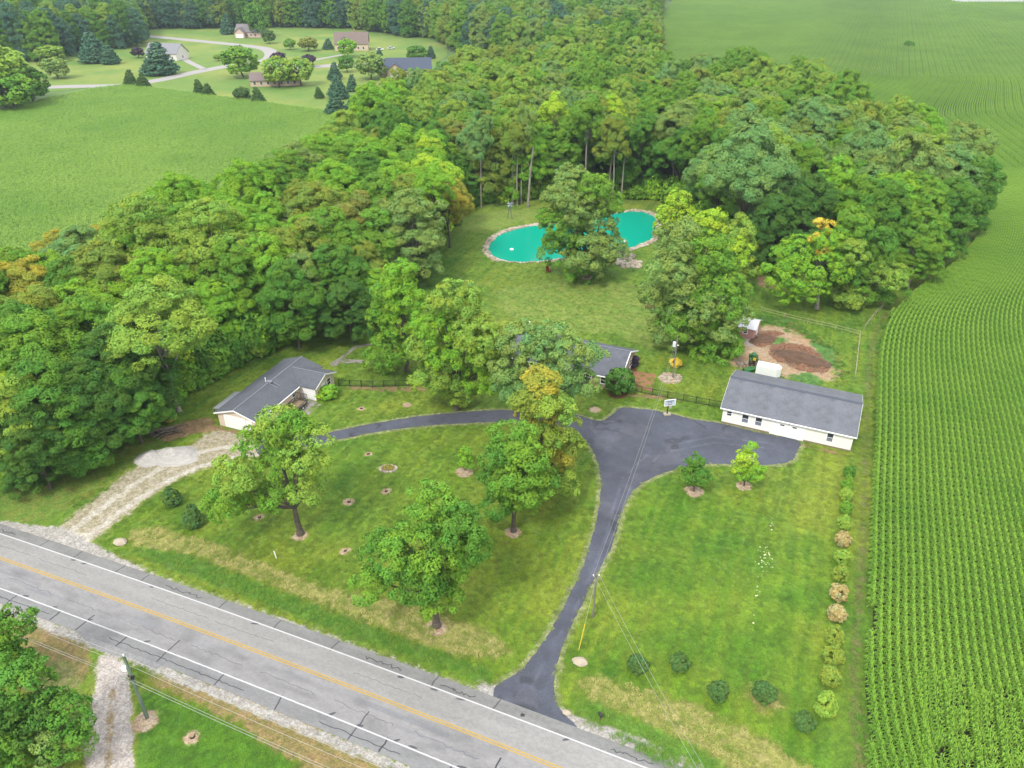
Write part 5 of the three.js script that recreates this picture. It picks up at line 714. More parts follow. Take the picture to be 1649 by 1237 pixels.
// basketball hoop
{
  const t = thing('basketball_hoop', 'basketball hoop on black post behind the asphalt court', 'basketball hoop', [24.6, -101.86], 0.2);
  part(t, 'base', box(1.1, 0.22, 0.7, 0, 0.02, 0), std(tone(208, 198, 176), 0.8)); part(t, 'post', bar([0, 0.2, 0], [0, 2.6, 0.1], 0.09, 0.08, 10), iron); part(t, 'arm', merge([bar([0, 2.4, 0.1], [0, 2.7, 0.55], 0.06), bar([0, 2.1, 0.1], [0, 2.35, 0.55], 0.05)]), iron);
  const bd = part(t, 'backboard', box(1.83, 1.07, 0.05, 0, 2.1, 0.6), std(tone(214, 226, 236, 1.5), 0.25)); part(bd, 'border', merge([box(1.87, 0.07, 0.07, 0, 2.07, 0.6), box(1.87, 0.07, 0.07, 0, 3.13, 0.6), box(0.07, 1.0, 0.07, -0.9, 2.14, 0.6), box(0.07, 1.0, 0.07, 0.9, 2.14, 0.6)]), trimWhite);
  part(bd, 'target_square', merge([box(0.61, 0.05, 0.02, 0, 2.3, 0.636), box(0.61, 0.05, 0.02, 0, 2.7, 0.636), box(0.05, 0.35, 0.02, -0.28, 2.35, 0.636), box(0.05, 0.35, 0.02, 0.28, 2.35, 0.636), box(1.2, 0.1, 0.02, 0, 2.88, 0.636)]), std(tone(70, 84, 120), 0.5));
  part(t, 'rim', new THREE.TorusGeometry(0.23, 0.02, 6, 18).rotateX(Math.PI / 2).translate(0, 2.26, 0.88), std(tone(220, 90, 40), 0.5)); part(t, 'net', new THREE.CylinderGeometry(0.22, 0.13, 0.4, 12, 3, true).translate(0, 2.04, 0.88), std(tone(236, 236, 232, 1.6), 0.9, { wireframe: false }));
}
// tractor, implements and white box trailer behind the barn
{
  const t = thing('tractor', 'green tractor with yellow seat and wheels behind the barn', 'tractor', [42.82, -118.46], 2.9);
  part(t, 'hood', merge([box(0.75, 0.6, 1.5, 0, 0.75, 0.95), box(0.6, 0.14, 1.3, 0, 1.34, 0.95)]), greenPaint); part(t, 'chassis', box(0.5, 0.35, 2.7, 0, 0.45, 0.2), iron); part(t, 'fender', merge([box(0.35, 0.08, 1.0, -0.6, 1.15, -0.75), box(0.35, 0.08, 1.0, 0.6, 1.15, -0.75)]), greenPaint);
  part(t, 'seat', merge([box(0.5, 0.12, 0.5, 0, 1.05, -0.6), box(0.5, 0.5, 0.1, 0, 1.15, -0.88)]), yellowPaint); part(t, 'roll_bar', merge([bar([-0.5, 1.1, -1.1], [-0.5, 2.3, -1.1], 0.04), bar([0.5, 1.1, -1.1], [0.5, 2.3, -1.1], 0.04), bar([-0.5, 2.3, -1.1], [0.5, 2.3, -1.1], 0.04)]), iron); part(t, 'steering_wheel', new THREE.TorusGeometry(0.18, 0.025, 6, 14).rotateX(1.1).translate(0, 1.42, 0.02), iron);
  for (const x of [-0.68, 0.68]) { wheel(t, x, 0.62, -0.7, 0.62, 0.36, yellowPaint); wheel(t, x * 0.85, 0.38, 1.25, 0.38, 0.24, yellowPaint); }
  part(t, 'loader', merge([bar([-0.55, 1.0, 0.2], [-0.55, 0.5, 2.2], 0.06), bar([0.55, 1.0, 0.2], [0.55, 0.5, 2.2], 0.06), box(1.5, 0.5, 0.5, 0, 0.15, 2.4)]), greenPaint);
  const m = thing('mower_deck', 'green mower deck lying beside the barn roof edge', 'implement', [41.61, -116.01], 0.4); part(m, 'deck', new THREE.CylinderGeometry(0.75, 0.85, 0.3, 14).scale(1.5, 1, 0.8).translate(0, 0.35, 0), greenPaint); part(m, 'hitch', merge([bar([-0.4, 0.4, 0.5], [0, 0.8, 1.0], 0.05), bar([0.4, 0.4, 0.5], [0, 0.8, 1.0], 0.05)]), greenPaint); wheel(m, -1.1, 0.2, -0.5, 0.2, 0.12, iron); wheel(m, 1.1, 0.2, -0.5, 0.2, 0.12, iron);
  const h = thing('harrow', 'grey metal farm implement beside the tractor', 'implement', [40.38, -117.56], 0.3); part(h, 'frame', merge([box(2.0, 0.1, 0.1, 0, 0.6, -0.6), box(2.0, 0.1, 0.1, 0, 0.6, 0.6), box(0.1, 0.1, 1.4, -0.7, 0.6, 0), box(0.1, 0.1, 1.4, 0.7, 0.6, 0), bar([0, 0.6, 0.6], [0, 1.2, 1.2], 0.06)]), steel); for (let k = 0; k < 6; k++) part(h, 'tine', bar([-0.9 + k * 0.36, 0.62, k % 2 ? -0.6 : 0.6], [-0.9 + k * 0.36, 0, k % 2 ? -0.45 : 0.75], 0.05, 0.03), steel);
  const b = thing('box_trailer', 'plain white enclosed trailer parked behind the barn', 'trailer', [44.09, -114.06], -0.428); part(b, 'body', ((g) => g)(new THREE.ExtrudeGeometry(((s) => { s.moveTo(-2.3, 0); s.lineTo(1.6, 0); s.lineTo(2.3, 0.75); s.lineTo(2.3, 1.35); s.lineTo(1.6, 2.1); s.lineTo(-2.3, 2.1); return s; })(new THREE.Shape()), { depth: 1.9, bevelEnabled: true, bevelSize: 0.05, bevelThickness: 0.05, bevelSegments: 2 }).rotateX(Math.PI / 2).translate(0, 2.5, -1)), std(tone(252, 252, 252, 1.5), 0.5)); wheel(b, -0.4, 0.35, -1.12, 0.35, 0.22, trimWhite, 'z'); wheel(b, -0.4, 0.35, 1.12, 0.35, 0.22, trimWhite, 'z'); part(b, 'drawbar', bar([2.2, 0.6, 0.05], [3.2, 0.45, 0.05], 0.07), iron); part(b, 'underframe', box(4.2, 0.14, 1.6, -0.2, 0.42, 0), iron); b.scale.setScalar(0.86);
}
// shed by the big tree
{
  const b = thing('shed', 'small white roofed shed half under the huge tree', 'shed', [42.36, -129.35], -0.5), wall = std(tone(214, 160, 150, 1.6), 0.9), roofM = std(tone(244, 244, 248, 1.6), 0.5, { map: grainMap(110, 0.15) }); const W = 3.4, D = 4.6, E = 2.1, R = 0.9, o = 0.25, ey = E - R / (D / 2) * o + 0.1, top = E + R + 0.1;
  part(b, 'wall', prism([[0, 0], [D, 0], [D, E], [D / 2, E + R - 0.05], [0, E]], W, 'u'), wall); part(b, 'roof_slope', slab([-o, ey, o], [W + o, ey, o], [W + o, top, -D / 2 + 0.01], [-o, top, -D / 2 + 0.01], 0.07), roofM); part(b, 'roof_slope', slab([W + o, ey, -D - o], [-o, ey, -D - o], [-o, top, -D / 2 - 0.01], [W + o, top, -D / 2 - 0.01], 0.07), roofM); walkDoor(b, [W, 0.02, 2.3], 'right', trimWhite, 1.1); windowPart(b, [1.7, 1, 0], 0.7, 0.7, 'front');
}
// swing set, windmill, seats by the pond
{
  const t = thing('swing_set', 'swing set with green slide beside the left wood', 'swing set', [-10.91, -149.97], 0.5);
  for (const [x, s] of [[-1.6, 1], [-1.6, -1], [1.6, 1], [1.6, -1]]) part(t, 'leg', bar([x * 1.1, 0, s * 1.0], [x, 2.5, 0], 0.06), iron); part(t, 'beam', bar([-1.8, 2.5, 0], [1.8, 2.5, 0], 0.06), steel);
  for (const x of [-0.8, 0.2]) { part(t, 'swing', merge([bar([x - 0.2, 2.45, 0], [x - 0.2, 0.55, 0.1], 0.012), bar([x + 0.2, 2.45, 0], [x + 0.2, 0.55, 0.1], 0.012), box(0.46, 0.04, 0.2, x, 0.5, 0.1)]), greenPaint); }
  part(t, 'slide', merge([slab([1.5, 0.2, 3.0], [2.3, 0.2, 3.0], [2.3, 1.9, 0.2], [1.5, 1.9, 0.2], 0.05), bar([1.5, 0.32, 3.0], [1.5, 2.05, 0.2], 0.06), bar([2.3, 0.32, 3.0], [2.3, 2.05, 0.2], 0.06)]), std(tone(20, 150, 110), 0.4)); part(t, 'platform', merge([box(1.2, 0.08, 1.2, 1.9, 1.8, -0.4), box(0.08, 1.8, 0.08, 1.4, 0, -0.9), box(0.08, 1.8, 0.08, 2.4, 0, -0.9)]), woodBrown);
  const w = thing('windmill', 'small ornamental windmill left of the pond', 'windmill', [-0.58, -197.75], 0.2); for (const [x, z] of [[-0.6, -0.6], [0.6, -0.6], [-0.6, 0.6], [0.6, 0.6]]) part(w, 'leg', bar([x, 0, z], [x * 0.12, 4, z * 0.12], 0.04), steel);
  part(w, 'brace', merge([1, 2, 3].flatMap((y) => { const k = 0.6 * (1 - y / 4.6); return [bar([-k, y, k], [k, y, k], 0.02), bar([-k, y, -k], [k, y, -k], 0.02), bar([-k, y, -k], [-k, y, k], 0.02), bar([k, y, -k], [k, y, k], 0.02)]; })), steel);
  for (let k = 0; k < 12; k++) part(w, 'vane', box(0.16, 0.62, 0.02, 0, 0.16, 0, 0.35).rotateZ(k / 12 * 6.283).translate(0, 4.1, 0.3), k % 3 ? std(tone(220, 226, 234, 1.5), 0.4) : std(tone(60, 90, 150), 0.5)); part(w, 'tail', merge([bar([0, 4.1, 0.2], [0, 4.1, -1.0], 0.03), box(0.03, 0.5, 0.6, 0, 3.85, -1.1)]), std(tone(60, 90, 150), 0.5)); part(w, 'hub', bar([0, 4.1, 0.1], [0, 4.1, 0.4], 0.1, 0.1, 10), steel);
  const chair = (label, p, turn, mat) => { const c = thing('garden_chair', label, 'chair', p, turn, 'garden chairs near the pond'); part(c, 'seat', box(0.6, 0.05, 0.55, 0, 0.38, 0), mat); part(c, 'backrest', box(0.6, 0.75, 0.05, 0, 0.42, -0.3, 0, 0, -0.2), mat); for (const x of [-0.32, 0.32]) { part(c, 'armrest', box(0.12, 0.04, 0.65, x, 0.62, 0), mat); part(c, 'leg', box(0.07, 0.62, 0.07, x, 0, 0.25), mat); part(c, 'leg', box(0.07, 0.42, 0.07, x, 0, -0.22), mat); } c.scale.setScalar(1.25); return c; };
  chair('red garden chair left of the pond oak', [8.17, -160.65], 0.6, redPaint); chair('pale red garden chair at the foot of the pond oak', [19.38, -156.73], -0.4, std(tone(190, 120, 96), 0.8));
  const be = thing('garden_bench', 'brown wooden bench at the edge of the huge tree', 'bench', [27.9, -140.97], -0.9); part(be, 'seat', merge([box(1.6, 0.05, 0.2, 0, 0.42, 0.12), box(1.6, 0.05, 0.2, 0, 0.42, -0.12)]), woodBrown); part(be, 'backrest', merge([box(1.6, 0.14, 0.05, 0, 0.62, -0.3), box(1.6, 0.14, 0.05, 0, 0.84, -0.34)]), woodBrown); for (const x of [-0.7, 0.7]) { part(be, 'leg', box(0.08, 0.42, 0.08, x, 0, 0.18), woodBrown); part(be, 'leg', box(0.08, 0.95, 0.08, x, 0, -0.26), woodBrown); } be.scale.setScalar(1.3);
  for (const [p, l] of [[[-0.07, -175.08], 'white aerator float on the left half of the pond'], [[27.9, -180.66], 'white aerator float on the right half of the pond']]) { const f = thing('aerator', l, 'aerator', p, 0, 'aerators on the pond', 0.02); part(f, 'float', new THREE.TorusGeometry(0.4, 0.13, 8, 18).rotateX(Math.PI / 2).translate(0, 0.08, 0), std(tone(250, 252, 255, 1.4), 0.5)); part(f, 'motor', new THREE.CylinderGeometry(0.14, 0.18, 0.35, 10).translate(0, 0.2, 0), trimWhite); }
}
// stumps, stones, mailbox, marker, piles
{
  const stumpTop = std(tone(226, 196, 156), 0.9, { map: grainMap(120, 0.4) });
  const stump = (label, p, r) => { const o = thing('tree_stump', label, 'stump', p, 0, 'stumps on the front lawn'); part(o, 'bark', new THREE.CylinderGeometry(r, r * 1.3, 0.2, 11).translate(0, 0.1, 0), darkBark); part(o, 'cut_face', new THREE.CylinderGeometry(r * 0.95, r * 0.95, 0.02, 11).translate(0, 0.212, 0), stumpTop); };
  stump('tree stump just below the asphalt drive arm', [-21.12, -91.3], 0.18); stump('tree stump in the middle of the front lawn', [-21.93, -80.36], 0.2); stump('tree stump right of the middle stump', [-17.24, -82.62], 0.17); stump('tree stump left of the spreading lawn tree', [-33.07, -77.2], 0.17); stump('tree stump nearest the road on the front lawn', [-20.66, -70.9], 0.16); stump('tree stump below the utility pole in the lower left', [-30.43, -45.46], 0.2); stump('tree stump above the asphalt drive arm', [-24.22, -103.69], 0.18);
  const rings = thing('flower_ring', 'ring of stones with yellow flowers on the front lawn', 'flower bed', [-17.69, -87.68]); const r = rand(130); for (let k = 0; k < 16; k++) { const m = part(rings, 'stone', rockShapes[k % 5], rockMats[k % 4]); m.position.set(Math.cos(k / 16 * 6.28) * 1.15, 0.05, Math.sin(k / 16 * 6.28) * 0.8); m.scale.setScalar(0.5); } part(rings, 'flowers', foliage(131, [[0, 0.25, 0, 0.7, 0.3, 0.5]], { leaf: 0.14, clump: [0.12, 0.2], cover: 0.6 }), greens.gold);
  const bed = thing('stone_bed', 'round bed of pinkish stones below the utility pole', 'stone bed', [27.15, -113.42]); for (let k = 0; k < 70; k++) { const p = r() * 6.28, q = Math.sqrt(r()) * 2.1, m = part(bed, 'stone', rockShapes[k % 5], rockMats[(r() * 3) | 0]); m.position.set(Math.cos(p) * q, 0.06, Math.sin(p) * q * 0.8); m.rotation.y = r() * 6; m.scale.setScalar(0.3 + 0.4 * r()); }
  const boulder = (label, p, s) => { const m = solo('boulder', rockShapes[2], rockMats[0], label, 'boulder', 'boulders'); m.position.set(p[0], 0.15, p[1]); m.scale.set(s * 1.5, s, s); }; boulder('pale boulder among weeds beside the driveway', [7.07, -54.08], 1.1); boulder('grey boulder in the ditch near the gravel track', [-49.23, -72.35], 1.2); boulder('small pale rock in the dry grass by the mailbox', [5.33, -48.01], 0.6);
  const mb = thing('mailbox', 'dark mailbox on a post at the road edge', 'mailbox', [8.53, -47.05], 0.4); part(mb, 'post', box(0.1, 1.0, 0.1), woodBrown); part(mb, 'box', merge([box(0.24, 0.16, 0.5, 0, 1.0, 0), new THREE.CylinderGeometry(0.12, 0.12, 0.5, 12, 1, false, 0, Math.PI).rotateZ(Math.PI / 2).rotateY(Math.PI / 2).translate(0, 1.16, 0)]), iron); part(mb, 'flag', box(0.02, 0.18, 0.06, 0.14, 1.15, -0.1), redPaint);
  const stake = thing('marker_stake', 'short white marker stake on the lawn above the ditch', 'marker', [-28.85, -69.59], 0); part(stake, 'rod', bar([0, 0, 0], [-0.12, 1.1, 0], 0.06, 0.06, 8), trimWhite); part(stake, 'cap', new THREE.SphereGeometry(0.07, 8, 6).translate(-0.12, 1.12, 0), trimWhite);
  const heap = (label, p, rx2, h, rz2, mat, seed, name = 'gravel_heap', kind = 'gravel heap', turn = 0) => { const g = new THREE.SphereGeometry(1, 40, 20, 0, 6.2832, 0, Math.PI / 2), q = g.attributes.position; for (let i = 0; i < q.count; i++) { const y = q.getY(i), k = Math.hypot(q.getX(i), q.getZ(i)), n = fbm(q.getX(i) * 2.2 + seed, q.getZ(i) * 2.2), n2 = noise(q.getX(i) * 14, q.getZ(i) * 14 + seed); q.setXYZ(i, q.getX(i) * rx2 * (0.8 + 0.4 * n), Math.max(0, (1 - k) * h * (0.7 + 0.7 * n) + n2 * 0.12 * y), q.getZ(i) * rz2 * (0.8 + 0.4 * n)); } g.computeVertexNormals(); const m = solo(name, g, mat, label, kind, `${kind}s`); m.position.set(p[0], -0.01, p[1]); m.rotation.y = turn; };
  const heapM = std(tone(240, 234, 226, 1.7), 1, { map: grainMap(140, 0.35, 20, 90) }); heap('smaller pale gravel heap at the grass edge of the track', [-52.51, -90.22], 2.4, 0.9, 2.1, heapM, 3); heap('larger pale gravel heap beside the track', [-49.43, -90.68], 3.8, 1.25, 2.6, heapM, 9);
  const soilM = std(tone(156, 120, 94), 1, { map: grainMap(141, 0.5, 12, 70) }); heap('long rough mound of brown soil in the garden plot', [51.68, -120.3], 5.6, 1.3, 2.3, soilM, 17, 'soil_mound', 'soil mound', -0.5); heap('small brown soil mound nearer the white roofed shed', [47.04, -127.56], 3.0, 1.0, 1.8, soilM, 23, 'soil_mound', 'soil mound', 0.5);
  const brush = thing('brush_pile', 'pile of grey branches at the edge of the left wood', 'brush pile', [-52.93, -96.62], 0.3); const stick = bar([-1.4, 0, 0], [1.4, 0, 0], 0.06, 0.03, 5); for (let k = 0; k < 70; k++) { const m = part(brush, 'branch', stick, k % 3 ? std(tone(170, 156, 140), 0.95) : darkBark); m.position.set((r() - 0.5) * 3.6, 0.1 + r() * 0.8 * (1 - Math.abs(r() - 0.5)), (r() - 0.5) * 1.6); m.rotation.set(0, (r() - 0.5) * 1.4, (r() - 0.5) * 0.5); m.scale.setScalar(0.5 + 0.7 * r()); }
  // pale chips scattered down the side lawn
  const chips = []; for (let k = 0; k < 80; k++) { const t = k < 42 ? 0.42 + 0.12 * (r() + r() - 1) : r(), cx = lerp(34.2, 25.9, t), cz = lerp(-77.5, -57.5, t), sp = k < 42 ? 1.3 : 0.45; chips.push([cx + (r() + r() - 1) * sp, cz + (r() + r() - 1) * sp * 1.4]); }
  const im = new THREE.InstancedMesh(new THREE.IcosahedronGeometry(0.075, 0).scale(1, 0.4, 1), std(tone(240, 232, 190, 1.6), 0.9), chips.length), M = new THREE.Matrix4(); chips.forEach(([x, z], i) => { const s = 0.6 + 1.1 * r() ** 2; M.makeScale(s, s, s).setPosition(x, 0.03, z); im.setMatrixAt(i, M); }); im.name = 'mushroom_patch'; scene.add(im); tag(im, 'pale specks of mushrooms scattered down the side lawn', 'mushrooms', null, 'stuff');
  // plants in the garden, reeds at the pond
  const soilClods = []; for (let k = 0; k < 2600 && soilClods.length < 700; k++) { const x = lerp(40, 66, r()), z = lerp(-133, -108, r()); if (inside(x, z, [[45.38, -128.33], [47.35, -131.18], [50.24, -131.72], [51.95, -130.66], [49.83, -128.33], [47.63, -125.56], [45.97, -124.58], [44.98, -125.56]]) || inside(x, z, [[47.43, -124.09], [50.46, -126.56], [53.61, -125.56], [56.23, -123.12], [56.59, -119.37], [54.98, -115.79], [52.52, -114.92], [49.77, -117.12], [46.88, -120.3]])) soilClods.push([x, z]); }
  const clod = new THREE.InstancedMesh(rockShapes[1], std(tone(156, 112, 84), 1), soilClods.length), Q2 = new THREE.Quaternion(); soilClods.forEach(([x, z], i) => { const s = 0.3 + 0.9 * r() ** 2; M.compose(new THREE.Vector3(x, 0.05, z), Q2.setFromAxisAngle(new THREE.Vector3(0, 1, 0), r() * 6), new THREE.Vector3(s, s * 0.7, s * 0.7)); clod.setMatrixAt(i, M); }); clod.name = 'soil_clods'; clod.castShadow = true; scene.add(clod); tag(clod, 'clods of turned brown soil in the garden plot', 'soil', null, 'stuff');
}

// ---------------------------------------------------------------- the neighbourhood beyond the upper left field
const farTurf = (() => { const m = dataMap(512, 512, ((r) => (i, j, o) => { const t = clamp(0.45 + (tileNoise(i, j, 512, 7, 4) - 0.5) * 1.6 + (tileNoise(i, j, 512, 40, 9) - 0.5) * 0.6), g = 0.94 + 0.12 * r(); o[0] = srgb(lin(lerp(112, 160, t) * g) / 2); o[1] = srgb(lin(lerp(154, 172, t) * g) / 2); o[2] = srgb(lin(lerp(50, 72, t) * g) / 2); })(rand(210))); m.repeat.set(1 / 120, 1 / 120); return std(0xffffff, 1, { map: m }); })();
tag(solo('meadow', flat([[-253.51, -314.64], [-242.31, -352.54], [-225.55, -382.67], [-206.96, -399.54], [-192.4, -408.49], [-143.14, -374.71], [-79.99, -336.45], [-69.96, -339.04], [-56.61, -399.54], [-40.08, -509.2], [-51.72, -668.38], [-116.36, -701.84], [-232.59, -744.18], [-344.93, -691.96], [-372.03, -605.95], [-507.4, -605.95]], -0.03), farTurf), 'pale mown lawns of the neighbouring houses', null, null, 'structure');
const lane = std(tone(214, 208, 204), 0.95, { map: grainMap(211, 0.2) });
const laneOf = (label, pts, w) => tag(solo('road', ribbon(curved(pts, false, 60), -w / 2, w / 2, 0.0), lane), label, null, null, 'structure');
laneOf('pale lane winding past the far houses', [[-233.64, -397.79], [-217.03, -401.3], [-193.94, -404.87], [-183.62, -417.81], [-172, -448.28], [-160.37, -470.94], [-147.33, -488.11], [-149.73, -514.73], [-163, -544.19], [-182.13, -560.13], [-214.3, -580.44], [-242.83, -598.45], [-275.37, -617.54]], 9);
laneOf('pale cul-de-sac beside the far houses', [[-145.93, -483.09], [-121.22, -463.92], [-104.59, -468.58], [-84.06, -473.33], [-72.62, -468.58]], 11); laneOf('pale drive to the tan gabled far house', [[-122.18, -483.09], [-114.5, -498.45], [-105.57, -514.73]], 4); laneOf('pale drive to the white far house', [[-170.86, -454.86], [-189.76, -483.09], [-202.21, -503.77]], 4);
function farHouse(label, [x, z], turn, W, D, E, R, wallC, roofC, wing, chimney) {
  const b = thing('far_house', label, 'house', [x, z], turn, 'far houses'), wall = std(wallC, 0.9), roofM = std(roofC, 0.9, { map: grainMap(220, 0.25) }), o = 0.5;
  const block = (u0, W, v0, D, E, R, along) => {
    const ey = E - 0.1, top = E + R, g = new THREE.Group(); g.name = 'block'; g.position.set(u0, 0, -v0); if (along) { g.rotation.y = Math.PI / 2; g.position.set(u0, 0, -v0); } b.add(g);
    part(g, 'wall', prism([[0, 0], [D, 0], [D, E], [D / 2, E + R - 0.15], [0, E]], W, 'u'), wall);
    part(g, 'roof_slope', slab([-o, ey, o], [W + o, ey, o], [W + o, top, -D / 2 + 0.01], [-o, top, -D / 2 + 0.01], 0.15), roofM); part(g, 'roof_slope', slab([W + o, ey, -D - o], [-o, ey, -D - o], [-o, top, -D / 2 - 0.01], [W + o, top, -D / 2 - 0.01], 0.15), roofM);
    for (let u = 2; u < W - 1; u += 3.2) windowPart(g, [u, 0.9, 0], 1.2, 1.4, 'front'); windowPart(g, [W, 0.9, D / 2], 1.2, 1.4, 'right');
    if (along) g.position.z = -v0; g.updateMatrix(); for (const c of [...g.children]) { c.applyMatrix4(g.matrix); b.add(c); } b.remove(g);
  };
  block(0, W, 0, D, E, R); if (wing) { const [u, w, d, r] = wing; block(u + w, d * 0.6 + D * 0.5, -d * 0.6, w, E + 0.01, r, true); overheadDoor(b, [u + w / 2, 0.02, -d * 0.6 - 0.01], Math.min(4.8, w - 1.4), 2.2, 'front', trimWhite); }
  if (chimney) part(b, 'chimney', box(1.0, 2.2, 0.8, W * 0.6, E + R - 0.6, -D / 2 - 1), std(tone(190, 150, 130), 0.9)); return b;
}
const brickTan = tone(226, 196, 170, 1.5), roofGrey = tone(176, 168, 172), roofDark = tone(104, 116, 140);
farHouse('pink brick far house with open garage beneath the trees', [-200.57, -605.95], -0.1, 19, 11, 3.4, 5, tone(222, 190, 178, 1.4), roofGrey, [1, 7, 6, 3.2]);
farHouse('white far house with light grey roof behind the big spruce', [-219.14, -493.23], -0.25, 21, 12, 3.8, 5, tone(236, 228, 220, 1.4), tone(186, 186, 194), [8, 6, 5, 3.2]);
farHouse('tan brick ranch house behind two willowy trees', [-129.02, -399.54], 0.18, 24, 10, 2.9, 3, brickTan, tone(172, 152, 148), null);
farHouse('tan gabled far house with steep roof', [-113.66, -532.04], 0.1, 21, 12, 4, 6.5, tone(222, 198, 172, 1.4), tone(170, 150, 140), [3, 6, 5, 4.4], true);
farHouse('dark slate roofed far house behind the wood edge', [-69.66, -429.53], 0.12, 27, 14, 3.4, 5, brickTan, roofDark, [4, 8, 6, 3.6]);
{
  const b = thing('greenhouse', 'long white farm building at the far top right', 'farm building', [476.45, -906.23], 0); part(b, 'wall', prism([[0, 0], [18, 0], [18, 5], [9, 9], [0, 5]], 70, 'u'), std(tone(240, 240, 244, 1.5), 0.7)); part(b, 'roof_slope', slab([-1, 4.9, 1], [71, 4.9, 1], [71, 9.3, -9], [-1, 9.3, -9], 0.2), std(tone(240, 242, 246), 0.6)); part(b, 'roof_slope', slab([71, 4.9, -19], [-1, 4.9, -19], [-1, 9.3, -9.02], [71, 9.3, -9.02], 0.2), std(tone(240, 242, 246), 0.6));
}
function car(label, p, turn, c) {
  const o = thing('parked_car', label, 'car', p, turn, 'cars by the far house'), paint2 = std(c, 0.35); const s = new THREE.Shape(); [[-2.2, 0.35], [2.2, 0.35], [2.25, 0.8], [1.2, 0.95], [-2.2, 0.95]].forEach(([a, b2], i) => (i ? s.lineTo(a, b2) : s.moveTo(a, b2))); part(o, 'body', new THREE.ExtrudeGeometry(s, { depth: 1.7, bevelEnabled: true, bevelSize: 0.06, bevelThickness: 0.06 }).translate(0, 0, -0.85), paint2);
  const k = new THREE.Shape(); [[-1.9, 0.95], [1.1, 0.95], [0.4, 1.55], [-1.5, 1.55]].forEach(([a, b2], i) => (i ? k.lineTo(a, b2) : k.moveTo(a, b2))); part(o, 'cabin', new THREE.ExtrudeGeometry(k, { depth: 1.5, bevelEnabled: false }).translate(0, 0.01, -0.75), glass); part(o, 'roof', box(1.85, 0.05, 1.45, -0.55, 1.56, 0), paint2);
  for (const x of [-1.35, 1.35]) for (const z of [-0.85, 0.85]) wheel(o, x, 0.33, z, 0.33, 0.22, steel, 'z');
}
car('white car parked right of the tan gabled far house', [-85.34, -535.03], 0.2, tone(246, 248, 250, 1.5)); car('second white car parked by the far house, farther right', [-78.94, -541.11], 0.5, tone(236, 240, 246, 1.5));

// trees of the neighbourhood
const spruceShape = (() => { const r = rand(230), lobes = []; for (let k = 0; k < 9; k++) { const t = k / 9, rad = 2.6 * (1 - t) + 0.35; lobes.push([(r() - 0.5) * 0.3, 1.2 + t * 9.4, (r() - 0.5) * 0.3, rad, 0.95, rad]); } return { crown: foliage(231, lobes, { leaf: 0.45, clump: [0.4, 0.75], cover: 0.9, under: -0.9, up: 0.15 }), trunk: bar([0, 0, 0], [0, 10.5, 0], 0.2, 0.05, 7) }; })();
const roundShape = (() => { const l = [[0, 4.6, 0, 3, 3.3, 3]]; const r = rand(240); for (let k = 0; k < 6; k++) { const p = k * 1.05 + r(); l.push([Math.cos(p) * 1.9, 2.9 + r() * 3, Math.sin(p) * 1.9, 1.6, 1.5, 1.6]); } return { crown: foliage(241, l, { leaf: 0.5, clump: [0.6, 1.1], cover: 0.9, under: -0.8 }), trunk: woody(242, l, 0.18, 6, 0.35) }; })();
const yard = (label, kind, [x, z, h, w], t) => { const v = kind === 'spruce' ? spruceShape : roundShape, H0 = kind === 'spruce' ? 11.4 : 8.4, W0 = kind === 'spruce' ? 5.9 : 7; const big = kind === 'spruce' ? 1.12 : 1.18; h *= big; w *= big; tree(label, kind === 'spruce' ? 'conifers of the neighbourhood' : 'yard trees of the neighbourhood', [x, z], v, greens[t], w / W0, h / H0, x * 1.3, bark, kind === 'spruce' ? 'spruce_tree' : 'yard_tree'); };
yard('large dark spruce standing before the white far house', 'spruce', [-188.3, -437.7, 15.9, 15.9], 'spruce'); yard('broad dark pine on the far lawn left of the white house', 'spruce', [-244.6, -483.1, 16, 15.9], 'spruce'); yard('second pine close to the broad dark pine', 'spruce', [-232.1, -475.7, 10.3, 9.3], 'spruce');
yard('pair of junipers by the lane bend, taller one', 'spruce', [-187.9, -399.5, 8, 6.1], 'juniper'); yard('pair of junipers by the lane bend, shorter one', 'spruce', [-179.6, -394.3, 7.1, 6], 'juniper'); yard('juniper on the far lawn above the field edge, left of its twin', 'spruce', [-146.6, -377.9, 6.9, 5.2], 'juniper'); yard('juniper on the far lawn above the field edge, right of its twin', 'spruce', [-140.3, -371.6, 6.2, 5.7], 'juniper');
yard('small round evergreen left below the ranch house', 'round', [-121.4, -361.1, 5.6, 6.1], 'juniper'); yard('small pointed evergreen below the ranch house', 'spruce', [-113.1, -356.8, 7.1, 5.5], 'juniper'); yard('small dark evergreen right of the ranch house', 'spruce', [-88.9, -370.1, 4.9, 4], 'juniper'); yard('blue spruce standing apart right of the ranch house', 'spruce', [-76.6, -387.6, 7.6, 5], 'spruce');
yard('tall blue spruce beside the cul-de-sac', 'spruce', [-91.7, -421.7, 8.4, 6.4], 'spruce'); yard('blue-green spruce in the middle of the conifer row', 'spruce', [-80, -370.1, 9.7, 8.5], 'spruce'); yard('wide blue-green spruce at the foot of the conifer row', 'spruce', [-72.5, -328.9, 9.8, 8.7], 'spruce'); yard('blue-green spruce beside the wide one at the wood corner', 'spruce', [-66.9, -336.4, 6.7, 6.8], 'spruce');
yard('round green tree before the cul-de-sac', 'round', [-90.1, -446.1, 7.6, 6.8], 'deep'); yard('leafy round tree right of the conifer row', 'round', [-73, -421.7, 11.3, 12.2], 'grey'); yard('large round tree left of the ranch house', 'round', [-142.1, -429.5, 13.3, 15], 'mid'); yard('willowy tree hiding the middle of the ranch house', 'round', [-114.9, -399.5, 12.3, 12.2], 'moss'); yard('willowy tree hiding the right end of the ranch house', 'round', [-105, -403.1, 11.5, 11], 'moss');
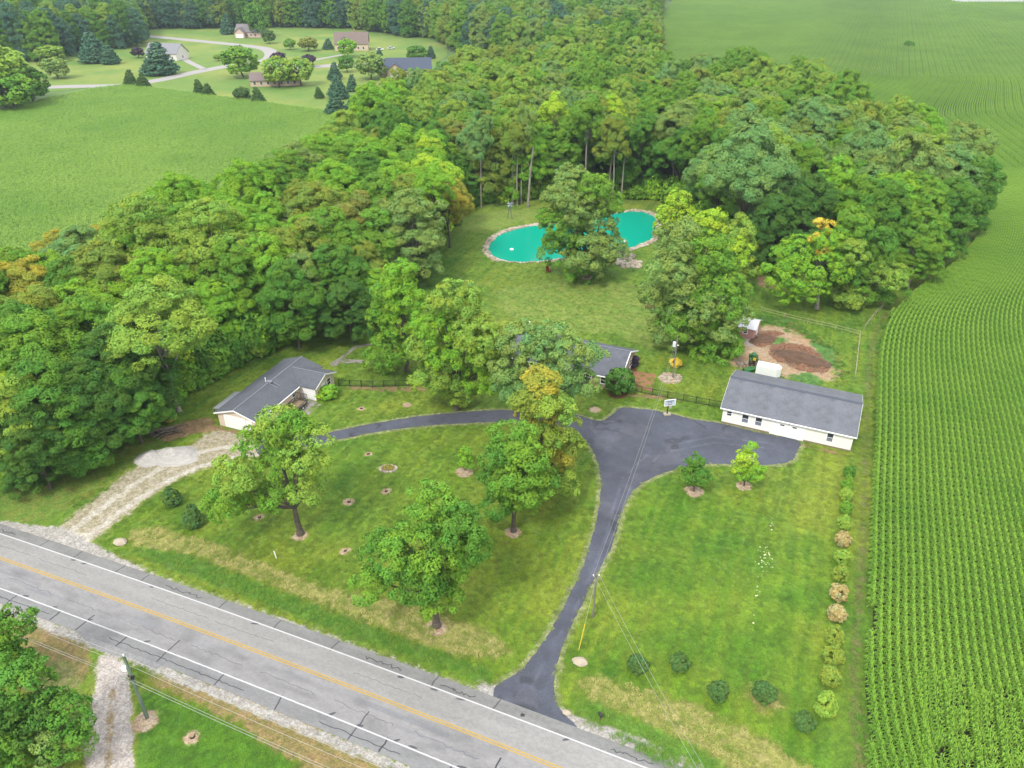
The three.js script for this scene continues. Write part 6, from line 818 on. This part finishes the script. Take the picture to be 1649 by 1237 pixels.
yard('dark purple tree beside the lane', 'round', [-135.9, -478.2, 5.4, 7.2], 'plum'); yard('dark purple tree at the cul-de-sac', 'round', [-114.9, -463.9, 5.9, 6.3], 'plum'); yard('tall tree before the pink brick far house', 'round', [-184.8, -606, 20.3, 12.5], 'deep'); yard('dark spruce left of the pink brick far house', 'spruce', [-212.2, -625.5, 13.9, 9.2], 'spruce'); yard('small dark evergreen right of the pink brick far house', 'round', [-166.4, -570.1, 7.8, 7.6], 'juniper');
yard('small tree on the far lawn, left one', 'round', [-144.3, -538.1, 5.9, 6.4], 'mid'); yard('reddish small tree on the far lawn', 'round', [-130.8, -532, 7.3, 9.6], 'brown'); yard('blue spruce left of the tan gabled far house', 'spruce', [-119.9, -541.1, 6.3, 6.5], 'spruce'); yard('green tree before the tan gabled far house', 'round', [-100.4, -503.8, 9.1, 9.1], 'fresh'); yard('small dark spruce right of the tan gabled house', 'spruce', [-81.9, -509.2, 4.2, 3.8], 'spruce');
yard('round tree in the far yard beyond the gabled house', 'round', [-56.2, -488.1, 7.5, 9.5], 'deep'); yard('spruce in the far yard beside the slate roof', 'spruce', [-49.1, -498.4, 6.9, 5.2], 'spruce'); yard('small round tree on the far lawn at left', 'round', [-271.2, -483.1, 8.1, 12.4], 'moss'); yard('spreading small tree at the edge of the far lawn', 'round', [-237.8, -425.6, 9.1, 11], 'grey'); yard('dark round bush before the white far house', 'round', [-227.3, -501.1, 5.2, 6], 'plum');
yard('big leafy tree at the left frame edge above the field', 'round', [-222.1, -349.8, 22.1, 22.5], 'moss'); yard('dark leafy tree beside the big one at the left frame edge', 'round', [-214.1, -358.2, 14, 13.2], 'deep'); yard('leafy tree in the clump at the left frame edge, nearest the field', 'round', [-211.2, -339, 13.7, 15.2], 'mid'); yard('dark tree behind the clump at the left frame edge', 'round', [-232.8, -359.7, 19.4, 22], 'deep'); yard('young tree beside the lane near the white far house', 'round', [-174.3, -488.1, 3.4, 4.4], 'moss');

// far woods
{
  const r = rand(260), area = [...[[-415.05, -437.68], [-317.05, -473.33], [-301.17, -483.09], [-276.41, -488.11], [-273.47, -532.04], [-247.24, -550.46], [-292.42, -659.36], [-241.6, -659.36], [-221.41, -672.97], [-186.54, -672.97], [-130.06, -663.84], [-74.23, -605.95], [-52.68, -591.12], [-38.15, -538.05]], [20, -404], [58, -376], [66, -392], [80, -470], [106, -640], [160, -930], [160, -980], [-900, -980]];
  const list = [], cell = new Set(); for (let k = 0; k < 40000; k++) { const z = lerp(-360, -980, r()), x = lerp(-1, 0.4, r()) * -z * 0.75, kx = `${Math.round(x / 8.5)},${Math.round(z / 8.5)}`; if (cell.has(kx) || !inside(x, z, area) || inside(x, z, midWood)) continue; cell.add(kx); list.push([x, z]); }
  const m = new THREE.InstancedMesh(woodKinds[1].crown, new THREE.MeshPhysicalMaterial({ color: 0xffffff, roughness: 0.85, vertexColors: true, specularIntensity: 0.3 }), list.length), M = new THREE.Matrix4(), Q = new THREE.Quaternion(), Y = new THREE.Vector3(0, 1, 0), tones = ['deep', 'mid', 'spruce', 'moss', 'blue', 'grey', 'mid', 'olive'];
  list.forEach(([x, z], i) => { const s = 0.9 + 0.4 * r(); M.compose(new THREE.Vector3(x, -1, z), Q.setFromAxisAngle(Y, r() * 6.28), new THREE.Vector3(s, s * (0.95 + 0.25 * r()), s)); m.setMatrixAt(i, M); m.setColorAt(i, greens[x < -60 && r() < 0.5 ? ['deep', 'spruce'][(r() * 2) | 0] : tones[(r() * 8) | 0]].color); });
  m.name = 'far_wood'; m.castShadow = m.receiveShadow = true; scene.add(m); tag(m, 'far woods along the top of the view', 'wood', null, 'stuff'); console.log('far wood', list.length);
  const lone = [260.1, -544.2, 3, 4.9]; shrub('lone low shrub out in the far corn field', null, [lone[0], lone[1]], shrubRounds[1], greens.deep, 6, 5);
}
console.log('leaf triangles', leafCount);

renderer.render(scene, camera);
